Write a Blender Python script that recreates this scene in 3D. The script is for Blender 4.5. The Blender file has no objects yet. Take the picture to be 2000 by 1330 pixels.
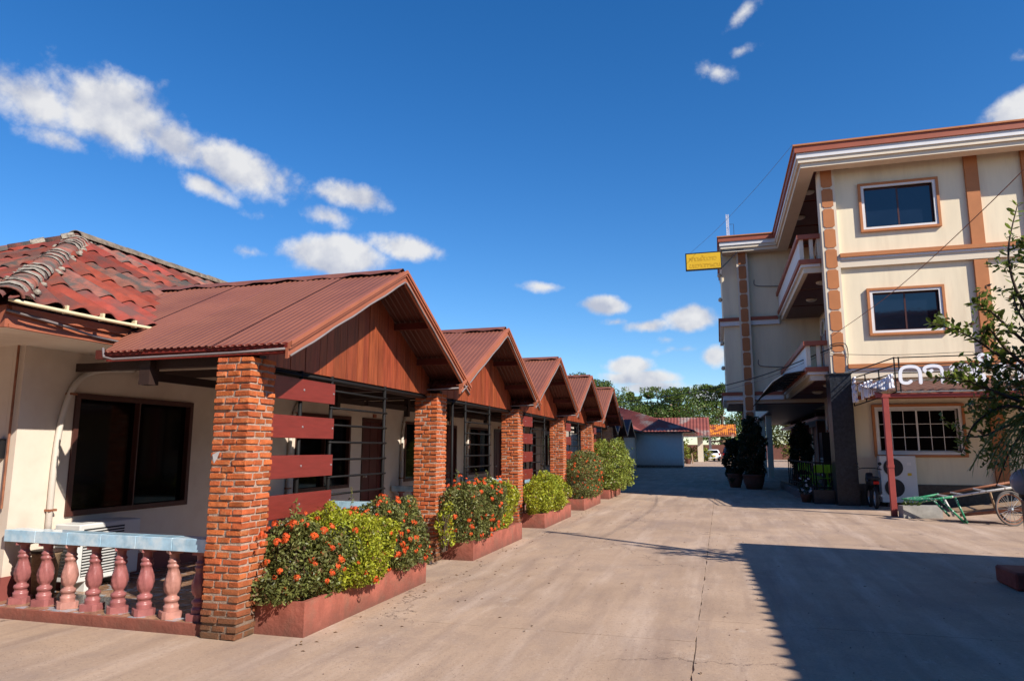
import bpy, bmesh, math, random
import numpy as np
from mathutils import Vector, Matrix, noise
random.seed(7); np.random.seed(7)
SC = bpy.context.scene
COL = SC.collection
R = math.radians

# ------------------------------------------------------------------ camera
F_PX, CAM_H, PITCH, YAW = 1362.0, 1.6, R(8.806), R(16.49)
cd = bpy.data.cameras.new('camera'); cam = bpy.data.objects.new('camera', cd); COL.objects.link(cam)
cd.sensor_width = 36; cd.sensor_fit = 'HORIZONTAL'; cd.lens = 36*F_PX/2000; cd.clip_end = 3000; cd.clip_start = .05
cam.location = (0, 0, CAM_H); cam.rotation_euler = (R(90)+PITCH, 0, YAW)
SC.camera = cam

# ------------------------------------------------------------------ sun, sky, exposure
SUN = Vector((1.13, -0.62, 1.0)).normalized()          # towards the sun
EL = math.asin(SUN.z); AZ = math.atan2(SUN.x, SUN.y)
sl = bpy.data.lights.new('sun', 'SUN'); sl.energy = 5.0; sl.angle = R(.53); sl.color = (1, .925, .82)
so = bpy.data.objects.new('sun', sl); COL.objects.link(so); so.location = (20, -10, 30)
so.rotation_euler = SUN.to_track_quat('Z', 'Y').to_euler()
SC.view_settings.view_transform = 'Standard'; SC.view_settings.look = 'None'
SC.view_settings.exposure = 0.50; SC.view_settings.gamma = 1

def px_dir(u, v):
    a = (u-1000)/F_PX; b = (665-v)/F_PX
    c, s = math.cos(PITCH), math.sin(PITCH)
    f = c-b*s; up = s+b*c
    return Vector((a*math.cos(YAW)-f*math.sin(YAW), a*math.sin(YAW)+f*math.cos(YAW), up)).normalized()

W = bpy.data.worlds.new('World'); SC.world = W; W.use_nodes = True
nt = W.node_tree; nt.nodes.clear(); N = nt.nodes.new; L = nt.links.new
def wmath(op, a, b=None, clamp=False):
    n = N('ShaderNodeMath'); n.operation = op; n.use_clamp = clamp
    for i, x in enumerate((a, b)):
        if x is None: continue
        if isinstance(x, (int, float)): n.inputs[i].default_value = x
        else: L(x, n.inputs[i])
    return n.outputs[0]
sky = N('ShaderNodeTexSky'); sky.sky_type = 'NISHITA'; sky.sun_disc = False
sky.sun_elevation = EL; sky.sun_rotation = AZ; sky.air_density = 1.0; sky.dust_density = 0.05; sky.ozone_density = 5.0
hs = N('ShaderNodeHueSaturation'); hs.inputs['Saturation'].default_value = 1.27; hs.inputs['Hue'].default_value = .505; L(sky.outputs[0], hs.inputs['Color'])
bg1 = N('ShaderNodeBackground'); bg1.inputs[1].default_value = 0.110; L(hs.outputs[0], bg1.inputs[0])
tc = N('ShaderNodeTexCoord')
nz = N('ShaderNodeTexNoise'); nz.inputs['Scale'].default_value = 17; nz.inputs['Detail'].default_value = 12; nz.inputs['Roughness'].default_value = .6
L(tc.outputs['Generated'], nz.inputs['Vector'])
nz2 = N('ShaderNodeTexNoise'); nz2.inputs['Scale'].default_value = 7; nz2.inputs['Detail'].default_value = 4
L(tc.outputs['Generated'], nz2.inputs['Vector'])
# (x, y, half width, half height, tilt, weight)  seen from the yard, at infinity
CLOUDS = [(30,180,115,46,-8,.8),(225,222,118,66,-14,.95),(335,280,112,46,-20,.95),(462,328,120,49,-14,1.0),(120,275,60,20,-10,.4),(400,362,60,22,-20,.9),
 (705,387,82,30,-8,.95),(650,424,66,22,-6,.5),(648,499,104,42,0,1.1),(790,482,90,27,-8,.75),(490,494,40,12,-4,.35),(512,421,26,11,0,.3),
 (1065,561,56,14,-4,.6),(1183,599,52,20,-4,.95),(1348,622,58,28,0,1.1),(1262,637,62,18,4,.9),(1205,629,34,11,0,.5),(1330,682,62,11,3,.4),(1300,664,30,11,0,.35),
 (1230,714,44,20,0,1.05),(1255,738,72,17,0,.95),(1398,696,32,24,0,1),(1270,756,70,16,0,.8),(1385,770,60,25,0,.8),
 (1455,22,56,17,32,.55),(1450,99,34,14,8,.55),(1400,140,42,20,-20,.42),(1992,212,62,34,22,1.0),(1997,112,22,16,0,.5)]
dens = None
for (u, v, sx, sy, tilt, w) in CLOUDS:
    d = px_dir(u, v); r = d.cross(Vector((0, 0, 1))).normalized(); up = r.cross(d)
    t = R(tilt); r2 = r*math.cos(t)+up*math.sin(t); u2 = -r*math.sin(t)+up*math.cos(t)
    m = Matrix((r2, d, u2)).transposed()
    mp = N('ShaderNodeMapping'); mp.vector_type = 'TEXTURE'
    L(tc.outputs['Generated'], mp.inputs['Vector'])
    mp.inputs['Location'].default_value = d; mp.inputs['Rotation'].default_value = m.to_euler('XYZ')
    mp.inputs['Scale'].default_value = (sx/F_PX*1.14, .5, sy/F_PX*1.14)
    ln = N('ShaderNodeVectorMath'); ln.operation = 'LENGTH'; L(mp.outputs[0], ln.inputs[0])
    x = wmath('MULTIPLY', wmath('SUBTRACT', 1.0, ln.outputs['Value']), w)
    dens = x if dens is None else wmath('MAXIMUM', dens, x)
dens = wmath('MAXIMUM', dens, -.6)
n1 = wmath('MULTIPLY', wmath('SUBTRACT', nz.outputs[0], .5), 1.5)
n2 = wmath('MULTIPLY', wmath('SUBTRACT', nz2.outputs[0], .5), .5)
den2 = wmath('ADD', wmath('ADD', dens, n1), n2)
mr = N('ShaderNodeMapRange'); mr.interpolation_type = 'SMOOTHSTEP'
mr.inputs['From Min'].default_value = 0.06; mr.inputs['From Max'].default_value = .60; mr.inputs['To Max'].default_value = .96
L(den2, mr.inputs['Value'])
mc = N('ShaderNodeMix'); mc.data_type = 'RGBA'
mc.inputs['A'].default_value = (.58, .62, .74, 1); mc.inputs['B'].default_value = (.95, .95, .96, 1)
nz3 = N('ShaderNodeTexNoise'); nz3.inputs['Scale'].default_value = 17; nz3.inputs['Detail'].default_value = 5; nz3.inputs['Roughness'].default_value = .5
nz4 = N('ShaderNodeTexNoise'); nz4.inputs['Scale'].default_value = 17; nz4.inputs['Detail'].default_value = 5; nz4.inputs['Roughness'].default_value = .5
of = N('ShaderNodeVectorMath'); of.operation = 'ADD'; of.inputs[1].default_value = (.010, 0, .016); L(tc.outputs['Generated'], of.inputs[0])
L(tc.outputs['Generated'], nz3.inputs['Vector']); L(of.outputs[0], nz4.inputs['Vector'])
mr2 = N('ShaderNodeMapRange'); mr2.inputs['From Min'].default_value = -.16; mr2.inputs['From Max'].default_value = .10
L(wmath('SUBTRACT', nz3.outputs[0], nz4.outputs[0]), mr2.inputs['Value']); L(mr2.outputs[0], mc.inputs['Factor'])
bg2 = N('ShaderNodeBackground'); bg2.inputs[1].default_value = .62; L(mc.outputs['Result'], bg2.inputs[0])
ms = N('ShaderNodeMixShader'); L(mr.outputs[0], ms.inputs[0]); L(bg1.outputs[0], ms.inputs[1]); L(bg2.outputs[0], ms.inputs[2])
wo = N('ShaderNodeOutputWorld'); L(ms.outputs[0], wo.inputs[0])

cy = SC.cycles; cy.max_bounces = 6; cy.diffuse_bounces = 2; cy.glossy_bounces = 2; cy.transmission_bounces = 2; cy.transparent_max_bounces = 4

# ------------------------------------------------------------------ helpers
class MB:
    def __init__(s): s.v = []; s.f = []
    def add(s, vs, fs):
        o = len(s.v); s.v += [tuple(x) for x in vs]; s.f += [tuple(o+i for i in f) for f in fs]; return s
    def box(s, x0, x1, y0, y1, z0, z1):
        return s.add([(x0,y0,z0),(x1,y0,z0),(x1,y1,z0),(x0,y1,z0),(x0,y0,z1),(x1,y0,z1),(x1,y1,z1),(x0,y1,z1)],
                     [(0,3,2,1),(4,5,6,7),(0,1,5,4),(1,2,6,5),(2,3,7,6),(3,0,4,7)])
    def bar(s, p, q, w, h, up=(0,0,1)):
        p = Vector(p); q = Vector(q); d = (q-p).normalized(); up = Vector(up)
        r = d.cross(up)
        if r.length < 1e-4: r = d.cross(Vector((0,1,0)))
        r.normalize(); u = r.cross(d)
        vs = [e+r*a*w/2+u*b*h/2 for e in (p, q) for a, b in ((-1,-1),(1,-1),(1,1),(-1,1))]
        return s.add(vs, [(0,1,2,3),(7,6,5,4),(0,4,5,1),(1,5,6,2),(2,6,7,3),(3,7,4,0)])
    def tube(s, pts, r, n=8, cap=True):
        pts = [Vector(p) for p in pts]; k = len(pts); rr = r if isinstance(r, (list, tuple)) else [r]*k
        vs = []; prev = None
        for i, p in enumerate(pts):
            d = (pts[min(i+1,k-1)]-pts[max(i-1,0)]).normalized()
            a = prev if prev is not None else (Vector((0,0,1)) if abs(d.z) < .9 else Vector((1,0,0)))
            a = (a-d*a.dot(d)).normalized(); prev = a; b = d.cross(a)
            vs += [p+(a*math.cos(2*math.pi*j/n)+b*math.sin(2*math.pi*j/n))*rr[i] for j in range(n)]
        fs = [(i*n+j, i*n+(j+1) % n, (i+1)*n+(j+1) % n, (i+1)*n+j) for i in range(k-1) for j in range(n)]
        if cap: fs += [tuple(range(n-1,-1,-1)), tuple((k-1)*n+j for j in range(n))]
        return s.add(vs, fs)
    def prism(s, poly, d):
        n = len(poly); d = Vector(d); poly = [Vector(p) for p in poly]
        return s.add(poly+[p+d for p in poly], [tuple(range(n-1,-1,-1)), tuple(range(n,2*n))]+[(i,(i+1)%n,n+(i+1)%n,n+i) for i in range(n)])
    def lathe(s, prof, c=(0,0,0), n=16, axis='z'):
        vs = []
        for r, z in prof:
            for j in range(n):
                a = 2*math.pi*j/n
                p = (r*math.cos(a), r*math.sin(a), z)
                if axis == 'x': p = (p[2], p[0], p[1])
                if axis == 'y': p = (p[0], p[2], p[1])
                vs.append((p[0]+c[0], p[1]+c[1], p[2]+c[2]))
        k = len(prof)
        fs = [(i*n+j, i*n+(j+1)%n, (i+1)*n+(j+1)%n, (i+1)*n+j) for i in range(k-1) for j in range(n)]
        fs += [tuple(range(n-1,-1,-1)), tuple((k-1)*n+j for j in range(n))]
        return s.add(vs, fs)
    def mesh(s, name, smooth=False):
        me = bpy.data.meshes.new(name); me.from_pydata(s.v, [], s.f)
        if smooth: me.shade_smooth()
        return me
    def build(s, name, mat, parent=None, smooth=False, bevel=0):
        me = s.mesh(name, smooth)
        if bevel:
            bm = bmesh.new(); bm.from_mesh(me)
            bmesh.ops.bevel(bm, geom=list(bm.edges), offset=bevel, segments=1, affect='EDGES', clamp_overlap=True)
            bm.to_mesh(me); bm.free()
        return put(name, me, mat, parent)
def wl(p): return p.location.copy() if p.type == 'EMPTY' else Vector((0,0,0))
def put(name, me, mat, parent=None, loc=None, rot=None, scale=None):
    o = bpy.data.objects.new(name, me); COL.objects.link(o)
    if mat is not None and len(me.materials) == 0: me.materials.append(mat)
    if loc is not None: o.location = loc
    if rot is not None: o.rotation_euler = rot
    if scale is not None: o.scale = scale
    if parent is not None:
        o.parent = parent; o.matrix_parent_inverse = Matrix.Translation(-wl(parent))
    return o
def tag(o, label, cat, group=None):
    o['label'] = label; o['category'] = cat
    if group: o['group'] = group
    return o
def thing(name, loc, label, cat, group=None):
    o = bpy.data.objects.new(name, None); COL.objects.link(o); o.location = loc; o.empty_display_size = .2
    return tag(o, label, cat, group)
def struct(o): o['kind'] = 'structure'; return o
def stuff(o): o['kind'] = 'stuff'; return o
KIDS = {}
def kids(o): return [c for c in COL.objects if c.parent == o]
def copy_tree(root, off, label, skip=()):
    byp = {}
    for c in COL.objects:
        if c.parent: byp.setdefault(c.parent.name, []).append(c)
    def rec(o, par):
        c = o.copy(); COL.objects.link(c)
        if par is not None: c.parent = par; c.matrix_parent_inverse = o.matrix_parent_inverse.copy()
        for ch in byp.get(o.name, []):
            if ch.name.split('.')[0] in skip: continue
            rec(ch, c)
        return c
    r = rec(root, None); r.location = root.location+Vector(off); r['label'] = label
    return r
def catmull(pts, n=6, closed=False):
    pts = [Vector(p) for p in pts]; out = []; k = len(pts)
    for i in range(k-1):
        p0, p1, p2, p3 = pts[max(i-1,0)], pts[i], pts[i+1], pts[min(i+2,k-1)]
        for j in range(n):
            t = j/n
            out.append(.5*((2*p1)+(p2-p0)*t+(2*p0-5*p1+4*p2-p3)*t*t+(3*p1-p0-3*p2+p3)*t**3))
    out.append(pts[-1]); return out

# ------------------------------------------------------------------ materials
MATS = {}
def mat(name, col, rough=.7, var=.12, scale=6, bump=.0, bscale=40, spec=.4, metal=0, rnd=0, col2=None, c2scale=3, c2lo=.5, c2hi=.7, stretch=None,
        translucent=0, dirt=None, emit=None, back=None, island=0):
    if name in MATS: return MATS[name]
    m = bpy.data.materials.new(name); m.use_nodes = True; nt = m.node_tree; N = nt.nodes.new; L = nt.links.new
    b = nt.nodes['Principled BSDF']; b.inputs['Roughness'].default_value = rough; b.inputs['Metallic'].default_value = metal
    b.inputs['Specular IOR Level'].default_value = spec
    g = N('ShaderNodeNewGeometry'); vec = g.outputs['Position']
    if stretch:
        vm = N('ShaderNodeVectorMath'); vm.operation = 'MULTIPLY'; vm.inputs[1].default_value = stretch; L(vec, vm.inputs[0]); vec = vm.outputs[0]
    def noise_(sc, det=5, rg=.6):
        n = N('ShaderNodeTexNoise'); n.inputs['Scale'].default_value = sc; n.inputs['Detail'].default_value = det; n.inputs['Roughness'].default_value = rg
        L(vec, n.inputs['Vector']); return n.outputs[0]
    def mix(f, a, bb, typ='MIX'):
        x = N('ShaderNodeMix'); x.data_type = 'RGBA'; x.blend_type = typ
        for nm, val in (('Factor', f), ('A', a), ('B', bb)):
            if isinstance(val, (int, float)): x.inputs[nm].default_value = val
            elif isinstance(val, (tuple, list)): x.inputs[nm].default_value = tuple(val)+(1,)
            else: L(val, x.inputs[nm])
        return x.outputs['Result']
    def ramp(v, lo, hi, a=0., bb=1.):
        r = N('ShaderNodeMapRange'); r.inputs['From Min'].default_value = lo; r.inputs['From Max'].default_value = hi
        r.inputs['To Min'].default_value = a; r.inputs['To Max'].default_value = bb; L(v, r.inputs['Value']); return r.outputs[0]
    c = mix(ramp(noise_(scale), .3, .7), tuple(x*(1-var) for x in col), tuple(min(1, x*(1+var)) for x in col))
    if col2: c = mix(ramp(noise_(c2scale), c2lo, c2hi), c, col2)
    if rnd:
        oi = N('ShaderNodeObjectInfo'); v = ramp(oi.outputs['Random'], 0, 1, 1-rnd, 1+rnd)
        h = N('ShaderNodeHueSaturation'); L(c, h.inputs['Color']); L(v, h.inputs['Value'])
        rr = N('ShaderNodeMath'); rr.operation = 'FRACT'; r3 = N('ShaderNodeMath'); r3.operation = 'MULTIPLY'; r3.inputs[1].default_value = 7.31
        L(oi.outputs['Random'], r3.inputs[0]); L(r3.outputs[0], rr.inputs[0]); L(ramp(rr.outputs[0], 0, 1, .5-rnd*.018, .5+rnd*.018), h.inputs['Hue'])
        c = h.outputs[0]
    if island:     # leaves differ from one another, a few are dry
        rp = g.outputs['Random Per Island']; h = N('ShaderNodeHueSaturation'); L(c, h.inputs['Color']); L(ramp(rp, 0, 1, 1-island, 1+island), h.inputs['Value'])
        q = N('ShaderNodeMath'); q.operation = 'MULTIPLY'; q.inputs[1].default_value = 17.7; L(rp, q.inputs[0]); fr = N('ShaderNodeMath'); fr.operation = 'FRACT'; L(q.outputs[0], fr.inputs[0])
        L(ramp(fr.outputs[0], 0, 1, .485, .51), h.inputs['Hue']); c = mix(ramp(fr.outputs[0], .955, .96), h.outputs[0], (.20,.11,.05))
    if dirt:      # (colour, z0, z1): stain fading upwards from the ground with a ragged edge
        sx = N('ShaderNodeSeparateXYZ'); L(g.outputs['Position'], sx.inputs[0])
        a = N('ShaderNodeMath'); a.operation = 'ADD'; L(ramp(noise_(5), .2, .8, -.25, .25), a.inputs[0]); L(ramp(sx.outputs[2], dirt[1], dirt[2], 1, 0), a.inputs[1])
        n = N('ShaderNodeMath'); n.operation = 'MULTIPLY'; n.use_clamp = True; L(a.outputs[0], n.inputs[0]); n.inputs[1].default_value = dirt[3] if len(dirt) > 3 else .85
        cl = N('ShaderNodeClamp'); L(n.outputs[0], cl.inputs[0])
        c = mix(cl.outputs[0], c, dirt[0])
    if back: c = mix(g.outputs['Backfacing'], c, back)     # underside darkened, its shade put into the colour
    L(c, b.inputs['Base Color'])
    if bump:
        bp = N('ShaderNodeBump'); bp.inputs['Strength'].default_value = bump; bp.inputs['Distance'].default_value = .02
        L(noise_(bscale, 6), bp.inputs['Height']); L(bp.outputs[0], b.inputs['Normal'])
    if emit: b.inputs['Emission Color'].default_value = tuple(emit[0])+(1,); b.inputs['Emission Strength'].default_value = emit[1]
    if translucent:
        tr = N('ShaderNodeBsdfTranslucent'); L(c, tr.inputs[0]); mx = N('ShaderNodeMixShader'); mx.inputs[0].default_value = translucent
        out = nt.nodes['Material Output']; L(b.outputs[0], mx.inputs[1]); L(tr.outputs[0], mx.inputs[2]); L(mx.outputs[0], out.inputs[0])
    MATS[name] = m; return m

M = dict(
 brick=mat('brick', (.46,.115,.038), .85, .25, 14, .5, 60, .2, rnd=.22, col2=(.50,.20,.085), c2scale=9, c2lo=.56, c2hi=.76, dirt=((.10,.06,.035), .02, .62, .9)),
 mortar=mat('mortar', (.44,.32,.25), .95, .2, 20, .8, 70, .1, dirt=((.10,.07,.05), 0, .5, .8)),
 porchroof=mat('brown painted roof sheet', (.205,.074,.046), .5, .08, 2.5, 0, spec=.35, rnd=.07, col2=(.17,.060,.040), c2scale=1.2, back=(.085,.026,.020)),
 barge=mat('terracotta paint', (.36,.115,.062), .45, .1, 4, .05, spec=.4, rnd=.06),
 maroon=mat('maroon wood paint', (.19,.028,.022), .32, .15, 3, .1, 40, .5, stretch=(8,1.5,14)),
 maroondark=mat('dark maroon timber', (.10,.022,.017), .45, .2, 4, .1, 40),
 plank=mat('varnished plank', (.255,.056,.022), .42, .32, 3, .12, 20, .45, rnd=.2, col2=(.16,.032,.015), c2scale=2.2, stretch=(6,9,.9)),
 beam=mat('black brown beam', (.035,.018,.014), .6),
 iron=mat('black iron paint', (.010,.009,.009), .6, .1, 8, .05, spec=.2),
 cable=mat('grey cable', (.20,.17,.17), .6), blackcable=mat('black cable', (.02,.02,.02), .6),
 conduit=mat('cream conduit', (.68,.58,.36), .45), pipe=mat('white pipe', (.62,.57,.5), .5, .1, 5, dirt=((.22,.13,.09), .6, 1.9, .35)),
 wall=mat('cream wall paint', (.68,.58,.48), .8, .05, 1.2, .06, 30, .2, col2=(.56,.455,.365), c2scale=.7, dirt=((.40,.20,.15), .05, .5, .5)),
 dado=mat('maroon wall dado', (.22,.06,.05), .6, .15, 4),
 winframe=mat('dark brown window frame', (.07,.024,.018), .4),
 glass=mat('dark window glass', (.003,.003,.003), .06, .0, spec=.12),
 glass2=mat('tinted window glass', (.006,.010,.020), .03, .4, .8, .06, 1.3, spec=.8),
 doorwood=mat('dark red door wood', (.085,.02,.018), .4, .25, 3, .1, 20, stretch=(4,4,.8)),
 steel=mat('steel', (.5,.5,.48), .35, metal=.8),
 tile=mat('roof tile', (.26,.052,.034), .85, .25, 5, .35, 50, .15, rnd=.28, col2=(.125,.058,.050), c2scale=2.2, c2lo=.42, c2hi=.62),
 tiledark=mat('weathered tile', (.22,.085,.065), .85, .3, 6, .4, 40, .2, rnd=.3, col2=(.085,.075,.068), c2scale=5, c2lo=.45, c2hi=.6),
 ridge=mat('ridge mortar', (.20,.16,.125), .95, .35, 9, .8, 40, .1, col2=(.08,.065,.055), c2scale=6),
 lichen=mat('pale mortar', (.33,.29,.235), .95, .3, 16, .9, 40, .1, col2=(.14,.11,.09), c2scale=14, c2lo=.52, c2hi=.62),
 bluetile=mat('blue glazed tile', (.36,.56,.70), .12, .2, 9, 0, spec=.5, col2=(.62,.74,.80), c2scale=5, c2lo=.45, c2hi=.65),
 pink=mat('pink glazed baluster', (.30,.105,.100), .34, .2, 9, .12, 30, spec=.4, rnd=.06),
 pink2=mat('pale pink glazed baluster', (.40,.19,.155), .36, .25, 9, .12, 30, spec=.4),
 porchfloor=mat('mosaic porch floor', (.30,.17,.10), .25, .5, 9, 0, spec=.5, col2=(.32,.36,.40), c2scale=7, c2lo=.55, c2hi=.6),
 planter=mat('red painted planter', (.34,.105,.072), .8, .28, 4, .4, 22, .25, col2=(.30,.125,.085), c2scale=5, dirt=((.13,.06,.045), -.02, .20, .8)),
 soil=mat('soil', (.06,.04,.03), 1, .3, 20, .5), 
 acwhite=mat('ac casing', (.62,.62,.60), .4, .04, 3), acdark=mat('ac dark', (.03,.03,.03), .6),
 cream=mat('hotel cream wall', (.80,.69,.495), .8, .06, 1.6, .04, 20, .2, col2=(.66,.54,.38), c2scale=1.2, c2lo=.54, c2hi=.84, stretch=(2.2,2.2,.28)),
 creamtrim=mat('hotel cream trim', (.70,.60,.46), .7, .05, 2), white=mat('white paint', (.72,.70,.68), .5, .05, 3),
 orange=mat('orange brown paint', (.46,.175,.065), .65, .08, 3, .1, 60, .3), redbrown=mat('red brown roof paint', (.33,.085,.042), .55, .08, 3),
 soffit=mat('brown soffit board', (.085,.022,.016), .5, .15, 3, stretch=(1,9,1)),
 granite=mat('dark granite', (.022,.024,.028), .3, .5, 12, .35, 14, .5, col2=(.07,.075,.085), c2scale=30, c2lo=.6, c2hi=.75),
 corr=mat('brown corrugated canopy', (.16,.07,.05), .6, .2, 3), redpost=mat('red painted post', (.30,.055,.045), .5, .12, 4),
 letter=mat('white letter', (.80,.80,.84), .4, .02, 3), yellow=mat('yellow sign face', (.78,.47,.02), .4, .03, 3), signink=mat('faded sign letters', (.69,.40,.014), .5, .05),
 leafdark=mat('ixora leaf', (.15,.165,.045), .45, .5, 9, 0, spec=.35, island=.45, translucent=.25, col2=(.15,.12,.055), c2scale=5, c2lo=.55, c2hi=.75),
 leafgold=mat('golden shrub leaf', (.36,.38,.030), .4, .35, 8, 0, spec=.4, island=.45, translucent=.3, col2=(.18,.25,.03), c2scale=4, c2lo=.5, c2hi=.7),
 leaflime=mat('pale green shrub leaf', (.27,.32,.055), .45, .35, 8, 0, spec=.4, island=.45, translucent=.3, col2=(.10,.15,.03), c2scale=4),
 leaftree=mat('tree leaf', (.085,.135,.026), .5, .45, .9, 0, spec=.35, island=.45, translucent=.25, col2=(.10,.15,.03), c2scale=.35, c2lo=.45, c2hi=.65),
 leafnear=mat('near branch leaf', (.15,.205,.034), .36, .3, 12, 0, spec=.45, translucent=.38, rnd=.35, island=.35),
 leafpalm=mat('palm frond', (.15,.18,.03), .45, .25, 6, 0, spec=.4, translucent=.25),
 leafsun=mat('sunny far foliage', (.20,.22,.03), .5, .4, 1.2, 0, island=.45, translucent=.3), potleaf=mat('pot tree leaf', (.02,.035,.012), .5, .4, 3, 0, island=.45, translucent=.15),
 flower=mat('orange flower', (.72,.105,.025), .55, .2, 30, 0, spec=.2, rnd=.14, translucent=.15), twig=mat('twig', (.09,.06,.04), .8, .2, 9),
 bark=mat('bark', (.09,.065,.045), .9, .3, 8, .6), concrete=mat('grey concrete', (.30,.285,.26), .9, .2, 5, .4, 30, .2),
 greenpaint=mat('green paint', (.02,.22,.10), .5, .15, 7, col2=(.60,.60,.56), c2scale=22, c2lo=.58, c2hi=.62), whitechip=mat('chipped white paint', (.62,.60,.55), .6, .1, 8, col2=(.16,.09,.05), c2scale=18, c2lo=.60, c2hi=.66),
 oldwood=mat('old timber', (.30,.20,.12), .85, .25, 6, .3, 30, stretch=(2,8,8)), rust=mat('rusty frame', (.26,.10,.05), .7, .3, 9), rubber=mat('rubber', (.02,.02,.02), .8), tyregrey=mat('dusty tyre', (.10,.085,.075), .85, .2, 9),
 lime=mat('lime green chair', (.20,.48,.02), .35, .05), black=mat('black plastic', (.012,.012,.014), .35), redlamp=mat('red tail lamp', (.35,.01,.01), .25), 
 globe=mat('frosted globe', (.36,.36,.38), .3, .03), brickbase=mat('red brick base', (.26,.07,.045), .85, .25, 8, .4),
 carwhite=mat('white car paint', (.75,.75,.76), .2, .02, spec=.6), carblue=mat('dark blue car paint', (.02,.03,.07), .2, .02, spec=.6), plate=mat('number plate', (.70,.48,.03), .5), chrome=mat('chrome', (.6,.6,.6), .15, metal=1),
 farwall=mat('far white wall', (.74,.68,.62), .8, .06, .6, dirt=((.40,.24,.17), 0, .9, .7)), fartile=mat('far red roof', (.205,.052,.038), .7, .2, 1.2, col2=(.26,.20,.17), c2scale=.35, c2lo=.56, c2hi=.66), gold=mat('orange glazed roof', (.60,.20,.02), .4, .3, 1.2, col2=(.22,.05,.02), c2scale=1.6, c2lo=.48, c2hi=.54),
 awning=mat('dark awning sheet', (.02,.02,.022), .18, spec=.6), clay=mat('clay pot', (.14,.06,.04), .8, .2, 6), litterpaper=mat('paper scrap', (.55,.57,.60), .7),
 lampwhite=mat('lamp glass', (.5,.45,.38), .35), greydeck=mat('terrace tile', (.10,.10,.11), .4, .2, 6), brownwall=mat('brown wall', (.16,.06,.04), .7, .15, 2))

# driveway concrete with pits, stains and painted-in light streaks
def concrete_mat():
    m = bpy.data.materials.new('worn concrete'); m.use_nodes = True; nt = m.node_tree; N = nt.nodes.new; L = nt.links.new
    b = nt.nodes['Principled BSDF']; b.inputs['Roughness'].default_value = .9; b.inputs['Specular IOR Level'].default_value = .18
    g = N('ShaderNodeNewGeometry')
    def tex(sc, det=6, rg=.6, stretch=None, rot=0):
        n = N('ShaderNodeTexNoise'); n.inputs['Scale'].default_value = sc; n.inputs['Detail'].default_value = det; n.inputs['Roughness'].default_value = rg
        mp = N('ShaderNodeMapping'); mp.inputs['Rotation'].default_value = (0,0,rot); mp.inputs['Scale'].default_value = stretch or (1,1,1)
        L(g.outputs['Position'], mp.inputs[0]); L(mp.outputs[0], n.inputs['Vector']); return n.outputs[0]
    def rng(v, lo, hi, a=0., c=1.):
        r = N('ShaderNodeMapRange'); r.inputs['From Min'].default_value = lo; r.inputs['From Max'].default_value = hi
        r.inputs['To Min'].default_value = a; r.inputs['To Max'].default_value = c; L(v, r.inputs['Value']); return r.outputs[0]
    def mix(f, a, bb):
        x = N('ShaderNodeMix'); x.data_type = 'RGBA'
        for nm, val in (('Factor', f), ('A', a), ('B', bb)):
            if isinstance(val, tuple): x.inputs[nm].default_value = val+(1,)
            else: L(val, x.inputs[nm])
        return x.outputs['Result']
    c = mix(rng(tex(.55), .32, .68), (.35,.245,.172), (.47,.335,.238))
    c = mix(rng(tex(1.2, 9, .72, (1,.5,1), .3), .48, .70, 0, .75), c, (.275,.205,.17))      # grey damp patches
    c = mix(rng(tex(1.0, 5, .6, (2.6,.30,1), .13), .50, .72, 0, .60), c, (.56,.43,.34))   # pale streaks of reflected light put into the colour
    c = mix(rng(tex(1.3, 5, .6, (2.9,.26,1), .16), .50, .72, 0, .60), c, (.245,.17,.13)); c = mix(rng(tex(.42, 7, .7), .54, .64, 0, .5), c, (.29,.21,.165))  # dark bands between the painted light streaks, then broad patches
    c = mix(rng(tex(1.9, 10, .78, (1,.6,1)), .58, .72, 0, .6), c, (.58,.47,.385))           # pale cement bloom
    c = mix(rng(tex(30, 5, .78), .53, .68, 0, .6), c, (.22,.145,.11)); c = mix(rng(tex(26, 4, .7), .60, .72, 0, .45), c, (.62,.50,.40))                       # grit
    vo = N('ShaderNodeTexVoronoi'); vo.inputs['Scale'].default_value = 34; vo.feature = 'F1'; L(g.outputs['Position'], vo.inputs['Vector'])
    pit = N('ShaderNodeMath'); pit.operation = 'MULTIPLY'; L(rng(vo.outputs['Distance'], .10, .22, 1, 0), pit.inputs[0]); L(rng(tex(.8, 3), .46, .60), pit.inputs[1])
    c = mix(pit.outputs[0], c, (.15,.105,.085))
    ck = N('ShaderNodeTexVoronoi'); ck.feature = 'DISTANCE_TO_EDGE'; ck.inputs['Scale'].default_value = .28; ck.inputs['Randomness'].default_value = 1
    wv = N('ShaderNodeVectorMath'); wv.operation = 'ADD'; nn = N('ShaderNodeTexNoise'); nn.inputs['Scale'].default_value = 1.6; nn.inputs['Detail'].default_value = 8; nn.inputs['Roughness'].default_value = .65
    L(g.outputs['Position'], nn.inputs['Vector']); L(g.outputs['Position'], wv.inputs[0]); L(nn.outputs['Color'], wv.inputs[1]); L(wv.outputs[0], ck.inputs['Vector'])
    cm = N('ShaderNodeMath'); cm.operation = 'MULTIPLY'; L(rng(ck.outputs['Distance'], .0012, .0035, .85, 0), cm.inputs[0]); L(rng(tex(.33, 2), .48, .56), cm.inputs[1])
    c = mix(cm.outputs[0], c, (.13,.09,.07))
    L(c, b.inputs['Base Color'])
    bp = N('ShaderNodeBump'); bp.inputs['Strength'].default_value = .35; bp.inputs['Distance'].default_value = .012
    ad = N('ShaderNodeMath'); ad.operation = 'ADD'; L(tex(48, 7, .7), ad.inputs[0]); L(rng(tex(2.2, 5), 0, 1, 0, 2.2), ad.inputs[1]); L(ad.outputs[0], bp.inputs['Height']); L(bp.outputs[0], b.inputs['Normal'])
    return m
M['drive'] = concrete_mat()

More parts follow.
